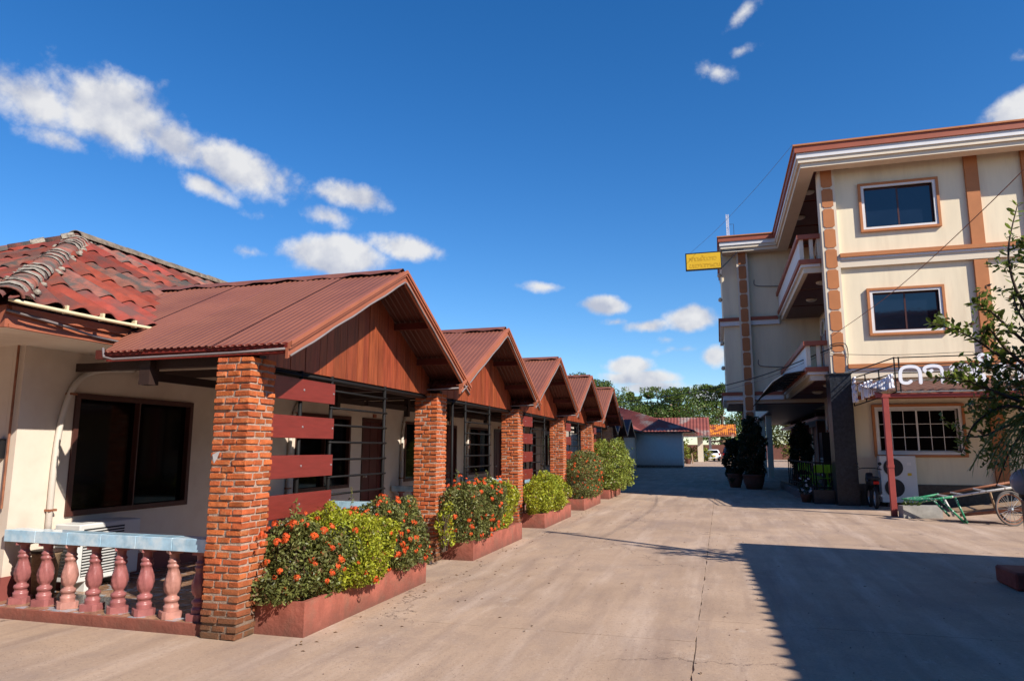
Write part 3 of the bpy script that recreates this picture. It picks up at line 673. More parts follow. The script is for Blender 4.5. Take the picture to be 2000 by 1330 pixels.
for x, y in ((-5.55,10.25),(-4.95,10.25),(-5.55,10.95),(-4.95,10.95)): MB().box(x-.025,x+.025,y-.025,y+.025,.1,.52).build('leg', M['oldwood'], bn)

# ------------------------------------------------------------------ foliage tools
def leaf_mesh(name, P, size, aspect=.45, up=.35, out=None, seed=0, droop=0.):
    rs = np.random.RandomState(seed); n = len(P)
    d = rs.normal(size=(n,3)); d[:,2] += up
    if out is not None: d += out
    d /= np.linalg.norm(d, axis=1)[:,None]
    a = np.cross(d, rs.normal(size=(n,3))); a /= np.linalg.norm(a, axis=1)[:,None]
    b = np.cross(a, d)      # leaf plane spanned by a (length) and b (width); normal d
    s = size*rs.uniform(.65,1.25,size=(n,1)); w = s*aspect
    bend = d*s*.12
    V = np.empty((n,4,3)); V[:,0] = P-a*s*.5; V[:,1] = P+b*w*.5-bend*0+a*s*.05; V[:,2] = P+a*s*.5-bend; V[:,3] = P-b*w*.5+a*s*.05
    V[:,1] += bend*.5; V[:,3] += bend*.5
    me = bpy.data.meshes.new(name); me.vertices.add(n*4); me.vertices.foreach_set('co', V.reshape(-1).astype(np.float32))
    me.loops.add(n*4); me.loops.foreach_set('vertex_index', np.arange(n*4, dtype=np.int32))
    me.polygons.add(n); me.polygons.foreach_set('loop_start', np.arange(0,n*4,4, dtype=np.int32)); me.polygons.foreach_set('loop_total', np.full(n,4,dtype=np.int32))
    me.update(); me.validate(); return me
def fbm(P, s, seed=0):
    return np.array([noise.fractal(Vector(p)*s+Vector((seed*7.7,seed*3.1,seed)), 1.0, 2.0, 3) for p in P])
def blob(n, c, rad, seed, shell=.55, rough=.28, sq=2.6, ns=2.2, zmin=None):
    rs = np.random.RandomState(seed); out = []; tot = 0; c = np.array(c); rad = np.array(rad)
    while tot < n:
        q = rs.uniform(-1.25,1.25,size=(n*2,3)); r = (np.abs(q)**sq).sum(1)**(1/sq)
        f = fbm(q*rad, ns, seed)*rough+1
        ok = (r < f) & (rs.uniform(size=len(r)) < np.clip((r/f-shell)/(1-shell),.06,1)**1.2)
        p = q[ok]*rad+c
        if zmin is not None: p = p[p[:,2] > zmin]
        out.append(p); tot += len(p)
    return np.concatenate(out)[:n]
# flower cluster: dome of little four-petal stars
def flower_me(seed):
    rs = random.Random(seed); mb = MB()
    for i in range(22):
        th = rs.uniform(0,2*math.pi); ph = math.acos(rs.uniform(.0,1)); d = Vector((math.sin(ph)*math.cos(th), math.sin(ph)*math.sin(th), math.cos(ph)))
        c = d*.042*rs.uniform(.75,1.1); a = d.orthogonal().normalized(); a.rotate(Matrix.Rotation(rs.uniform(0,6), 3, d)); b = d.cross(a); s = .015
        for e in (a, b, -a, -b):
            f = d.cross(e); mb.add([c, c+e*s*.6+f*s*.38, c+e*s*1.25+d*.002, c+e*s*.6-f*s*.38], [(0,1,2,3)])
    me = mb.mesh('flower_cluster'); me.materials.append(M['flower']); return me
FL = [flower_me(i) for i in range(3)]
def shrub(name, label, c, rad, n, size, m, flowers=0, seed=1, sprigs=0, sq=2.8, grp='shrubs in the red planters', rough=.42, zmin=None, leafy=.45):
    base = (c[0], c[1], .24)
    t = thing(name, base, label, 'shrub', grp)
    P = blob(n, c, rad, seed, rough=rough, sq=sq, zmin=zmin or .27)
    o = put('foliage', leaf_mesh('foliage', P, size, leafy, .5, seed=seed), m, t)
    stems = MB(); rs = random.Random(seed)
    for i in range(9):
        x, y = c[0]+rs.uniform(-.5,.5)*rad[0], c[1]+rs.uniform(-.7,.7)*rad[1]
        stems.tube([(c[0]+(x-c[0])*.4,c[1]+(y-c[1])*.7,.2),(x,y,c[2]*.7),(x+rs.uniform(-.1,.1),y+rs.uniform(-.1,.1),c[2]+rad[2]*.6)], [.012,.009,.005], 5)
    stems.build('stem', M['twig'], t)
    for i in range(sprigs):       # upright shoots standing above the hedge
        x = c[0]+rs.uniform(-.7,.7)*rad[0]; y = c[1]+rs.uniform(-.9,.9)*rad[1]; z0 = c[2]+rad[2]*.7; h = rs.uniform(.2,.36)
        pp = np.array([[x+rs.uniform(-.022,.022), y+rs.uniform(-.022,.022), z0+h*j/26] for j in range(26)])
        put('shoot', leaf_mesh('shoot', pp, size*1.0, .4, .2, seed=seed+i), m, t)
    if flowers:
        Q = blob(flowers*8, c, (rad[0]*1.02, rad[1]*1.02, rad[2]*1.05), seed+50, shell=.9, rough=rough, sq=sq, zmin=.36)
        dd = (Q-np.array(c))/np.array(rad)
        vis = Q[(dd[:,0] > .35) | (dd[:,1] < -.55) | (dd[:,2] > .6)]
        for q in vis[:flowers]:
            nrm = Vector((q-np.array(c))/np.array(rad)**2).normalized()
            if rs.random() < .35: q = q+np.array((rs.uniform(-.06,.06), rs.uniform(-.08,.08), rs.uniform(-.06,.06)))
            s = rs.uniform(.42,.85)
            put('flower_cluster', rs.choice(FL), None, t, tuple(q+np.array(nrm)*.012), nrm.to_track_quat('Z','Y').to_euler(), (s,s,s))
    return t
def planter(k):
    y0 = 5.52+PER*k; L_ = 2.62; x0, x1 = -4.02, -3.5; h = .285
    t = thing('planter', ((x0+x1)/2, y0+L_/2, 0), ['nearest long red planter with orange flowers and yellow-green bush','second red planter from the viewer','third red planter, holding only yellow-green bush','fourth red planter from the viewer','farthest red planter holding the tall pale bush'][k], 'planter', 'red planters along the drive')
    mb = MB(); w = .06
    poly_o = [(x0,y0),(x1,y0),(x1,y0+L_),(x0,y0+L_)]; poly_i = [(x0+w,y0+w),(x1-w,y0+w),(x1-w,y0+L_-w),(x0+w,y0+L_-w)]
    vs = [(a,b,0) for a,b in poly_o]+[(a+random.uniform(-.006,.006),b+random.uniform(-.006,.006),h+random.uniform(-.006,.006)) for a,b in poly_o]+[(a,b,h) for a,b in poly_i]+[(a,b,.1) for a,b in poly_i]
    fs = []
    for i in range(4):
        j = (i+1)%4; fs += [(i,j,4+j,4+i),(4+i,4+j,8+j,8+i),(8+i,8+j,12+j,12+i)]
    mb.add(vs, fs); mb.build('box', M['planter'], t, bevel=0)
    MB().add([(a,b,.24) for a,b in poly_i], [(0,1,2,3)]).build('soil', M['soil'], t)
for k in range(5): planter(k)
shrub('ixora_bush', 'dark green ixora bush with orange flowers at the near end of the nearest planter', (-3.78,5.92,.54), (.35,.42,.35), 13000, .042, M['leafdark'], 75, 1, 5)
shrub('golden_shrub', 'bright yellow-green bush in the middle of the nearest planter', (-3.70,6.62,.60), (.40,.62,.39), 19000, .040, M['leafgold'], 34, 2, 0)
shrub('ixora_bush', 'dark green ixora bush with orange flowers at the far end of the nearest planter', (-3.76,7.52,.58), (.36,.56,.38), 15000, .042, M['leafdark'], 105, 3, 5)
shrub('golden_shrub', 'small yellow-green bush wrapped round the second pillar foot', (-3.72,9.30,.50), (.10,.16,.34), 420, .05, M['leafgold'], 0, 21, 0, rough=.6)
shrub('ixora_bush', 'dark green ixora bush thick with orange flowers in the second planter', (-3.76,10.50,.62), (.36,.88,.44), 18000, .046, M['leafdark'], 120, 4, 4)
shrub('golden_shrub', 'yellow-green bush at the far end of the second planter', (-3.78,11.72,.64), (.33,.50,.42), 9000, .046, M['leafgold'], 8, 5, 0, rough=.4)
shrub('golden_shrub', 'rounded yellow-green bush filling the third planter', (-3.72,15.2,.58), (.38,1.2,.44), 14000, .052, M['leafgold'], 0, 6, 0, sq=2.2)
shrub('ixora_bush', 'orange flowering bush in the fourth planter', (-3.72,19.6,.82), (.42,1.2,.66), 12000, .055, M['leafdark'], 110, 7, 0, rough=.35)
shrub('tall_shrub', 'tall pale green bush with larger leaves in the farthest planter', (-3.55,24.0,.98), (.62,1.3,.80), 10000, .085, M['leaflime'], 0, 8, 3, sq=2.2, rough=.5)

# ------------------------------------------------------------------ the three-storey hotel on the right
hotel = thing('hotel_building', (9,40,0), 'three-storey cream hotel with orange brown trim and balconies', 'building')
H = hotel
FY = 22.55           # front wall plane
def hb(name, m, *boxes, parent=None, bevel=0):
    mb = MB()
    for b in boxes: mb.box(*b)
    return mb.build(name, M[m], parent or H, bevel=bevel)
# south wall with openings (x0,x1,z0,z1)
SWIN = [(4.50,6.36,8.19,9.43),(4.52,6.26,5.03,6.17),(4.40,6.46,1.50,2.72)]
def swall(x0, x1, y0, y1, z0, z1, holes):
    mb = MB(); xs = sorted(set([x0,x1]+[q for h in holes for q in h[:2]]))
    for a, b in zip(xs[:-1], xs[1:]):
        z = z0
        for h in sorted([h for h in holes if h[0] <= a+1e-6 and h[1] >= b-1e-6], key=lambda h: h[2]):
            if h[2] > z: mb.box(a,b,y0,y1,z,h[2])
            z = h[3]
        if z < z1: mb.box(a,b,y0,y1,z,z1)
    return mb
extra = [(9.6,11.5,8.19,9.43),(9.6,11.5,5.03,6.17)]
swall(3.70, 15, FY, FY+.2, 0, 10.3, SWIN+extra).build('front_wall', M['cream'], H)
hb('inner_wall', 'brownwall', (4.3,15,FY+1.3,FY+1.35,0,10.2))
def window(x0, x1, z0, z1, grid=None, y=FY, fr='orange', mull='winframe'):
    """orange outer surround, white reveal, dark sliding sashes"""
    w = MB()
    for a in ((x0-.15,x1+.15,z1+.07,z1+.14),(x0-.15,x1+.15,z0-.14,z0-.07),(x0-.15,x0-.08,z0-.07,z1+.07),(x1+.08,x1+.15,z0-.07,z1+.07)): w.box(a[0],a[1],y-.09,y-.001,a[2],a[3])
    o = w.build('window', M[fr], H)
    w = MB()
    for a in ((x0-.08,x1+.08,z1,z1+.07),(x0-.08,x1+.08,z0-.07,z0),(x0-.08,x0,z0,z1),(x1,x1+.08,z0,z1)): w.box(a[0],a[1],y-.06,y+.1,a[2],a[3])
    w.build('white_frame', M['white'], o)
    xm = (x0+x1)/2; w = MB(); f = .045
    for i, (a, b) in enumerate(((x0,xm+.02),(xm-.02,x1))):
        yy = y+.06+.03*i
        sash = MB()
        for q in ((a,b,z1-f,z1),(a,b,z0,z0+f),(a,a+f,z0+f,z1-f),(b-f,b,z0+f,z1-f)): sash.box(q[0],q[1],yy,yy+.025,q[2],q[3])
        s = sash.build('sash', M['white'] if grid else M[mull], o)
        if grid:
            nx, nz = grid
            for ix in range(nx):
                for iz in range(nz):
                    pa = a+f+(b-a-2*f)*ix/nx; pb = a+f+(b-a-2*f)*(ix+1)/nx; za = z0+f+(z1-z0-2*f)*iz/nz; zb = z0+f+(z1-z0-2*f)*(iz+1)/nz
                    MB().box(pa+.008,pb-.008,yy+.01,yy+.014,za+.008,zb-.008).build('pane', M['glass'], o)
            mu = MB()
            for ix in range(1,nx): mu.box(a+f+(b-a-2*f)*ix/nx-.009, a+f+(b-a-2*f)*ix/nx+.009, yy+.002, yy+.02, z0+f, z1-f)
            for iz in range(1,nz):
                zc = z0+f+(z1-z0-2*f)*iz/nz; mu.box(a+f,b-f,yy+.004,yy+.018,zc-.009,zc+.009)
            mu.build('muntin', M['white'], o)
        else: MB().box(a+f,b-f,yy+.01,yy+.014,z0+f,z1-f).build('pane', M['glass2'], o)
for i, h in enumerate(SWIN+extra): window(*h, grid=(3,3) if i == 2 else None)
# pilasters on the front, between the string courses
for x in (7.22, 8.66, 12.6):
    for z0, z1 in ((.62,3.66),(4.04,6.97),(7.41,10.15)): hb('pilaster', 'orange', (x,x+.34,FY-.10,FY-.001,z0,z1))
def string_course(z, x0, x1):
    hb('string_band', 'orange', (x0,x1,FY-.20,FY-.001,z-.12,z))
    hb('string_moulding', 'white', (x0,x1,FY-.15,FY-.001,z-.19,z-.121))
    hb('string_fascia', 'creamtrim', (x0,x1,FY-.11,FY-.001,z-.42,z-.191))
string_course(7.41, 3.705, 15); string_course(4.05, 3.705, 15)
hb('plinth', 'granite', (3.72,15,FY-.07,FY-.001,0,.60))
hb('shade_panel_frame', 'redbrown', (3.75,7.2,FY-.05,FY-.001,3.02,3.12), (4.95,5.03,FY-.045,FY-.001,3.121,3.6), (6.1,6.18,FY-.045,FY-.001,3.121,3.6))
# corner column with notched panels
def panel_column(x0, x1, y0, y1, z0, z1, npan, faces='sw', pw=None):
    hb('column', 'creamtrim', (x0,x1,y0,y1,z0,z1))
    ph = (z1-z0)/npan; n = .045
    for i in range(npan):
        za, zb = z0+i*ph+.022, z0+(i+1)*ph-.022
        def oct(a, b): return [(a+n,za),(b-n,za),(b-n,za+n*.0+n*.6),(b,za+n),(b,zb-n),(b-n,zb-n*.6),(b-n,zb),(a+n,zb),(a+n,zb-n*.6),(a,zb-n),(a,za+n),(a+n,za+n*.6)]
        if 's' in faces: MB().prism([(x,y0-.018,z) for x,z in oct(x0+.075,x1-.075)], (0,.017,0)).build('column_panel', M['orange'], H)
        if 'w' in faces: MB().prism([(x0-.018,y,z) for y,z in reversed(oct(y0+.075,y1-.075))], (.017,0,0)).build('column_panel', M['orange'], H)
panel_column(3.235, 3.70, 22.42, 22.88, 3.78, 10.15, 10, 's')
hb('stone_column', 'granite', (3.14,3.72,22.15,22.92,0,3.74))
hb('stone_column_cap', 'granite', (3.10,3.74,22.10,22.95,3.741,3.78))
# roof cornice, south and west overhang, wing return
RXW, RYS = 2.49, 21.62; WXW, WYS = .23, 30.6; YN = 60; WYN = 38; NXW = 2.15; SZ = 10.15
def cornice_poly(off): 
    return [(15,RYS+off),(RXW+off,RYS+off),(RXW+off,WYS+off),(WXW+off,WYS+off),(WXW+off,WYN-off),(NXW+off,WYN-off),(NXW+off,YN)]
def cornice(off0, off1, z0, z1, m, name):
    a = cornice_poly(off0); b = cornice_poly(off1); mb = MB(); n = len(a)
    vs = [(x,y,z0) for x,y in a]+[(x,y,z1) for x,y in a]+[(x,y,z0) for x,y in b]+[(x,y,z1) for x,y in b]; fs = []
    for i in range(n-1): fs += [(i+1,i,n+i,n+i+1),(2*n+i,2*n+i+1,3*n+i+1,3*n+i),(n+i,3*n+i,3*n+i+1,n+i+1),(i,i+1,2*n+i+1,2*n+i)]
    mb.add(vs, fs); return mb.build(name, M[m], H)
cornice(.20, .62, 10.02, 10.16, 'creamtrim', 'cornice_fascia')
cornice(.13, .62, 10.161, 10.29, 'creamtrim', 'cornice_fascia')
cornice(.09, .50, 10.291, 10.42, 'white', 'gutter')
cornice(.10, .50, 10.421, 10.46, 'white', 'gutter_lip')
cornice(.04, .50, 10.461, 10.66, 'redbrown', 'roof_edge')
cornice(.0, .50, 10.661, 10.71, 'orange', 'roof_edge_cap')
rt = MB(); pl = [(15,RYS+.3),(RXW+.3,RYS+.3),(RXW+.3,WYS+.3),(WXW+.3,WYS+.3),(WXW+.3,WYN-.3),(NXW+.3,WYN-.3),(NXW+.3,YN),(15,YN)]
rt.prism([(x,y,10.165) for x,y in reversed(pl)], (0,0,.52)); rt.build('roof_slab', M['redbrown'], H)
# soffit boards and cream dividers
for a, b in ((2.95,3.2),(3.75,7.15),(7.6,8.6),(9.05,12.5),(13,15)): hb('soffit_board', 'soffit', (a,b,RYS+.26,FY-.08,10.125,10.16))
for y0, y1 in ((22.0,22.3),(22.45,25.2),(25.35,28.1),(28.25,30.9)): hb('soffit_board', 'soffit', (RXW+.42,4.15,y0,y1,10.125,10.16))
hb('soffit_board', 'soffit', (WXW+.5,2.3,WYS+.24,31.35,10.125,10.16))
for y in (24.3,27.0): MB().lathe([(.19,0),(.17,-.05),(.10,-.085),(.02,-.095)], (3.2,y,10.12), 16).build('ceiling_lamp', M['lampwhite'], H, True)
# west side: recessed wall, balconies
hb('west_wall', 'cream', (4.2,4.4,22.76,31.5,0,10.3))
for k, z in enumerate((7.41, 4.05)):
    bal = hb('balcony', 'creamtrim', (2.72,4.2,22.92,31.4,z-.40,z-.14))
    hb('band', 'redbrown', (2.58,4.2,22.78,31.4,z-.139,z), parent=bal)
    hb('moulding', 'white', (2.64,3.2,22.84,22.919,z-.22,z-.14), (2.64,2.719,22.92,31.4,z-.22,z-.14), parent=bal)
    hb('parapet', 'white', (2.64,2.74,23.0,31.35,z+.001,z+.66), parent=bal)
    for x in (2.64,2.92,3.14): hb('baluster_post', 'creamtrim', (x,x+.11,22.86,22.995,z+.001,z+.66), parent=bal)
    hb('handrail', 'redbrown', (2.56,3.23,22.78,23.02,z+.661,z+.80), (2.56,2.80,23.021,31.4,z+.661,z+.80), parent=bal)
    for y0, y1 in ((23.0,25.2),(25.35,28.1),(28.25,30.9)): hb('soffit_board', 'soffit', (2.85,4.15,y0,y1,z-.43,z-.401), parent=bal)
    for y in (24.2,27.0): MB().lathe([(.19,0),(.17,-.05),(.10,-.085),(.02,-.095)], (3.4,y,z-.43), 16).build('ceiling_lamp', M['lampwhite'], bal, True)
    for y in (24.9, 28.3): hb('west_pilaster', 'redbrown', (4.12,4.199,y,y+.32,z,z+2.7))
for z in (7.41, 4.05, .25):
    for y in (23.4, 26.1, 29.2):
        d = hb('balcony_door', 'redbrown', (4.10,4.199,y,y+.1,z,z+2.1), (4.10,4.199,y+1.3,y+1.4,z,z+2.1))
        ar = MB(); ar.tube([(4.14,y+.7-.62*math.cos(t),z+2.1+.55*math.sin(t)) for t in np.linspace(0,math.pi,12)], .05, 6); ar.build('door_arch', M['white'], d, True)
        hb('door_leaf', 'glass2', (4.16,4.195,y+.13,y+1.27,z+.05,z+2.1), parent=d)
        for yy in (.1,.42,.68,.94,1.24): hb('door_bar', 'white', (4.13,4.159,y+yy,y+yy+.045,z,z+2.1), parent=d)
        for zz in (.6,1.2,1.75,2.06): hb('door_bar', 'white', (4.125,4.129,y+.1,y+1.29,z+zz,z+zz+.04), parent=d)
# wing behind, on columns over the passage
hb('wing_wall', 'cream', (.36,4.2,31.4,31.6,3.72,10.15), (.36,.56,31.6,37.2,3.72,10.15), (.36,2.4,37.2,37.4,3.72,10.15), (2.4,2.6,37.2,YN,3.72,10.15), (2.4,12,YN-.2,YN-.001,3.72,10.15))
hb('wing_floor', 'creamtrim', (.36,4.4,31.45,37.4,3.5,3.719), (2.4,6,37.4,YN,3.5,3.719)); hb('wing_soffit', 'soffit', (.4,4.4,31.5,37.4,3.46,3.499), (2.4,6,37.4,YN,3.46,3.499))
for z in (7.2, 3.98):
    hb('wing_band', 'redbrown', (.14,2.57,31.2,31.399,z-.14,z), (.14,.355,31.4,37.4,z-.14,z))
    hb('wing_moulding', 'white', (.2,2.63,31.26,31.399,z-.34,z-.141), (.2,.355,31.4,37.4,z-.34,z-.141))
panel_column(1.0, 1.46, 31.1, 31.56, 0, 10.1, 16, 's')
for x, y in ((1.1,36.9),(2.5,42),(2.5,48),(2.5,54),(2.5,59)): hb('passage_column', 'creamtrim', (x,x+.3,y,y+.3,0,3.46))
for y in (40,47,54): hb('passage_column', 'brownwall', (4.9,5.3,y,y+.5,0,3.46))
for (x0,z0) in ((2.9,8.75),(3.2,5.05)): hb('vent', 'maroondark', (x0,x0+.36,31.36,31.399,z0,z0+.36))
for z in (8.6,5.1): MB().tube(catmull([(1.7,31.37,z+.25),(1.75,31.37,z),(2.4,31.37,z-.08),(3.6,31.37,z-.12)],4), .02, 5).build('wall_cable', M['cable'], H)
for i, z in enumerate((9.2,8.2,6.3,5.2)): MB().lathe([(.02,0),(.09,.04),(.09,.14),(.04,.2)], (.27,32+i*.6,z), 8).build('wall_lamp', M['lampwhite'], H, True)
hb('east_wall', 'cream', (14.8,15,FY+.2,YN,0,10.15))
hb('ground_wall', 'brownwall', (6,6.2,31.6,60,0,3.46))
for y in range(33, 59, 3): hb('ground_pilaster', 'creamtrim', (5.92,5.999,y,y+.35,0,3.3))
hb('ground_eave', 'white', (4.7,6,38,60,3.05,3.2))
# dark curved awning over the side terrace
aw = thing('awning', (2.6,26,3.6), 'dark curved translucent awning below the lower balcony', 'awning')
def awp(t): return (2.70-1.35*t, 4.00-.05*t-.62*t*t*t)
for i in range(7):
    ya = 23.2+i*1.02; mb = MB(); vs = []
    for j in range(9):
        x, z = awp(j/8)
        for dz in (0,-.012): vs += [(x,ya,z+dz),(x,ya+1.0,z+dz)]
    fs = []
    for j in range(8): a = 4*j; fs += [(a,a+1,a+5,a+4),(a+2,a+6,a+7,a+3)]
    mb.add(vs, fs); mb.build('awning_sheet', M['awning'], aw, True)
for i in range(8):
    ya = 23.2+i*1.02-.01; MB().tube([(awp(t)[0],ya,awp(t)[1]-.03) for t in np.linspace(0,1,9)], .018, 6).build('awning_rib', M['black'], aw, True)
MB().tube([(awp(0)[0],23.15,awp(0)[1]+.01),(awp(.5)[0],23.15,awp(.5)[1]+.012),(awp(.8)[0],23.15,awp(.8)[1]+.012),(awp(1)[0],23.15,awp(1)[1]+.01)], .013, 6).build('edge_trim', M['steel'], aw)
# side terrace with railing
tr = struct(MB().prism([(2.62,22.95,0),(4.2,22.95,0),(4.2,31,0),(2.3,31,0),(2.35,26,0)], (0,0,.24)).build('terrace', M['greydeck']))
MB().prism([(2.56,22.6,0),(3.13,22.6,0),(3.13,22.94,0),(2.70,22.94,0)], (0,0,.40)).build('terrace_kerb', M['granite'], tr)
MB().bar((2.64,23,.16),(2.32,30.9,.16), .12, .32).build('terrace_kerb', M['granite'], tr)
rl = thing('terrace_railing', (2.6,26,.24), 'black metal railing round the side terrace with green chairs', 'railing')
pts = [(3.12,22.98),(2.70,22.98),(2.42,28.6)]
for a, b in zip(pts[:-1], pts[1:]):
    for z in (1.18,.45): MB().bar((a[0],a[1],z),(b[0],b[1],z), .05, .05).build('rail', M['iron'], rl)
    n = max(2, int(math.dist(a,b)/.42))
    for i in range(n+1): 
        x, y = a[0]+(b[0]-a[0])*i/n, a[1]+(b[1]-a[1])*i/n; MB().box(x-.016,x+.016,y-.016,y+.016,.24,1.16).build('upright', M['iron'], rl)
# chairs
ch = thing('folding_chair', (0,0,0), 'x', 'chair', 'lime green chairs on the side terrace')
for s in (-1,1):
    MB().tube([(s*.21,-.22,0),(s*.21,.10,.45),(s*.20,.22,.86)], .014, 6).build('leg', M['lime'], ch, True)
    MB().tube([(s*.19,.24,0),(s*.19,-.18,.45)], .014, 6).build('leg', M['lime'], ch, True)
MB().box(-.20,.20,-.20,.18,.44,.46).build('seat', M['lime'], ch, bevel=.008)
MB().prism([(-.20,.19,.62),(.20,.19,.62),(.20,.23,.80),(.14,.245,.87),(-.14,.245,.87),(-.20,.23,.80)], (0,.018,0)).build('backrest', M['lime'], ch)
CH = [('lime green chair nearest the granite column on the terrace',(3.35,23.9),2.6),('lime green chair with its back to the railing corner',(2.95,24.0),3.0),('lime green chair in the middle of the terrace row',(2.95,25.5),1.2),('lime green chair farthest along the terrace railing',(2.85,26.6),.5),('lime green chair against the arched door',(3.6,25.3),-1.4)]
for i, (lab, (x,y), a) in enumerate(CH):
    c = ch if i == 0 else copy_tree(ch, (0,0,0), lab)
    c['label'] = lab; c.location = (x,y,.24); c.rotation_euler = (0,0,a)
tb = thing('terrace_table', (3.3,24.8,.24), 'small dark round table among the green terrace chairs', 'table')
MB().lathe([(.36,0),(.37,.012),(.36,.025)], (3.3,24.8,.93), 20).build('table_top', M['black'], tb)
MB().tube([(3.3,24.8,.26),(3.3,24.8,.93)], .03, 8).build('leg', M['black'], tb); MB().lathe([(.24,0),(.2,.02),(.04,.03)], (3.3,24.8,.24), 16).build('base', M['black'], tb)
cb = thing('freezer_cabinet', (3.9,28.6,.24), 'dark cabinet with pale grille at the back of the terrace', 'cabinet')
hb('body', 'black', (3.6,4.15,28.2,29.0,.24,2.2), parent=cb); 
for i in range(6): hb('grille_slat', 'acwhite', (3.592,3.599,28.25,28.95,.6+i*.12,.66+i*.12), parent=cb)

# ---- sign canopy in front of the hotel
cn = thing('sign_canopy', (5.5,20.5,0), 'brown corrugated canopy on red posts carrying the white letters', 'canopy')
vs = []; nx = 240; x0, x1 = 3.70, 14.5
for y, z in ((18.95,2.98),(22.45,3.52)):
    for i in range(nx+1): vs.append((x0+(x1-x0)*i/nx, y, z+.022*math.cos(i*math.pi/2.5)))
MB().add(vs, [(i,i+1,nx+2+i,nx+1+i) for i in range(nx)]).build('canopy_sheet', M['corr'], cn, True)
for x in (3.92, 9.2, 14.2): MB().box(x-.065,x+.065,18.99,19.12,0,2.93).build('post', M['redpost'], cn, bevel=.006)
MB().box(3.72,14.4,18.98,19.10,2.84,2.93).build('front_beam', M['redpost'], cn)
for x in (3.92,5.5,7.2,9.2): MB().bar((x,19.1,2.86),(x,22.3,3.38), .07, .10).build('rafter', M['redpost'], cn)
for x in (3.92,): MB().box(x-.075,x+.075,18.98,19.13,1.15,1.22).build('collar', M['redpost'], cn)
sg = thing('letter_sign_frame', (4,19,2.9), 'thin iron sign frame holding large white Lao letters on the canopy edge', 'sign')
for z in (2.96,3.42,3.62,3.80):
    MB().bar((4.16,18.93,z),(9.5,18.93,z), .025, .025).build('frame_bar', M['iron'] if z > 3 else M['steel'], sg)
    MB().bar((3.76,22.2,z if z > 3 else 2.82),(4.16,18.93,z), .025, .025).build('frame_bar', M['iron'], sg)
for x in (4.16,4.26,6.0,7.8,9.4): MB().box(x-.014,x+.014,18.915,18.945,2.96,3.82).build('frame_upright', M['iron'], sg)
for t in (0,.33,.66): 
    x = 3.76+.40*t; y = 22.2-3.27*t; MB().box(x-.014,x+.014,y-.014,y+.014,2.82+.14*t,3.62).build('frame_upright', M['iron'], sg)
GL = {
 'do': [[(.42,.10),(.30,.0),(.12,.03),(.05,.18),(.05,.60),(.14,.88),(.40,.98),(.68,.90),(.78,.62),(.78,.0)]],
 'aa': [[(.30,.70),(.18,.62),(.06,.72),(.10,.90),(.32,.98),(.55,.92),(.64,.70),(.64,.0)]],
 'wo': [[(.26,.72),(.12,.74),(.10,.90),(.36,.98),(.66,.92),(.78,.62),(.74,.22),(.50,.02),(.22,.06),(.06,.22)]],
 'am': [[(.10,.0),(.06,.5),(.14,.85),(.40,.97),(.68,.88),(.78,.55),(.78,.0)],[(.10,.02),(.34,.10),(.36,.32),(.22,.42)],[(.42,1.20),(.62,1.28),(.64,1.46),(.46,1.56),(.26,1.48),(.24,1.28),(.42,1.20)]],
 'bo': [[(.10,.92),(.22,.96),(.22,.70),(.08,.60),(.06,.20),(.24,.02),(.56,.02),(.74,.20),(.78,.98)]],
 'no': [[(.16,.95),(.08,.80),(.22,.70),(.22,.20),(.14,.04),(.36,.02),(.62,.20),(.78,.04)],[(.66,.24),(.70,.98)]],
 'ko': [[(.10,.0),(.08,.62),(.26,.55),(.34,.75),(.18,.95),(.46,1.0),(.74,.84),(.78,.0)]],
 'ph': [[(.12,.96),(.06,.6),(.10,.10),(.30,.10),(.42,.62),(.54,.10),(.74,.10),(.80,.98)]],
 'ho': [[(.10,.95),(.20,.80),(.12,.5),(.12,.02)],[(.14,.55),(.40,.62),(.66,.48),(.62,.1),(.78,.0)],[(.50,.95),(.70,.95),(.60,.78)]],
 'tone': [[(.3,1.18),(.5,1.22),(.44,1.40),(.62,1.46)]]}
def letter(key, org, ux, uz, sc, w, depth, name='letter', m='letter', parent=None, wide=1.0):
    mb = MB(); org = Vector(org); ux = Vector(ux); uz = Vector(uz); nrm = ux.cross(uz)
    for st in GL[key]:
        pts = catmull([(a*wide, b, 0) for a, b in st], 5); n = len(pts); L_, R_ = [], []
        for i, p in enumerate(pts):
            d = (pts[min(i+1,n-1)]-pts[max(i-1,0)]); d = Vector((d.x,d.y)).normalized(); q = Vector((-d.y,d.x))*w/2
            L_.append((p.x+q.x,p.y+q.y)); R_.append((p.x-q.x,p.y-q.y))
        e0 = pts[0]; e1 = pts[-1]
        vs = []
        for k, dep in enumerate((0, depth)):
            for a, b in L_+R_: vs.append(org+ux*a*sc+uz*b*sc+nrm*dep)
        m2 = 2*n; fs = []
        for i in range(n-1): fs += [(i,i+1,n+i+1,n+i),(m2+i,m2+n+i,m2+n+i+1,m2+i+1),(i,m2+i,m2+i+1,i+1),(n+i,n+i+1,m2+n+i+1,m2+n+i)]
        fs += [(0,n,m2+n,m2),(n-1,m2+n-1,m2+2*n-1,2*n-1)]
        mb.add(vs, fs)
        for e in (e0, e1):        # rounded stroke ends
            k = 12; c = [org+ux*(e.x+w/2*math.cos(2*math.pi*j/k))*sc+uz*(e.y+w/2*math.sin(2*math.pi*j/k))*sc-nrm*.001 for j in range(k)]
            mb.prism(c, nrm*(depth+.002))
    return mb.build(name, M[m], parent)
x = 4.24
for key, wd in (('do',1.42),('aa',1.55),('wo',1.4),('am',1.35),('bo',1.35),('ko',1.35),('aa',1.35),('no',1.35),('do',1.35)):
    letter(key, (x,18.88,3.17), (1,0,0), (0,0,1), .41, .18, -.05, parent=sg, wide=wd); x += .41*wd*.84+.03
ux = Vector((.12,-.99,0)).normalized()
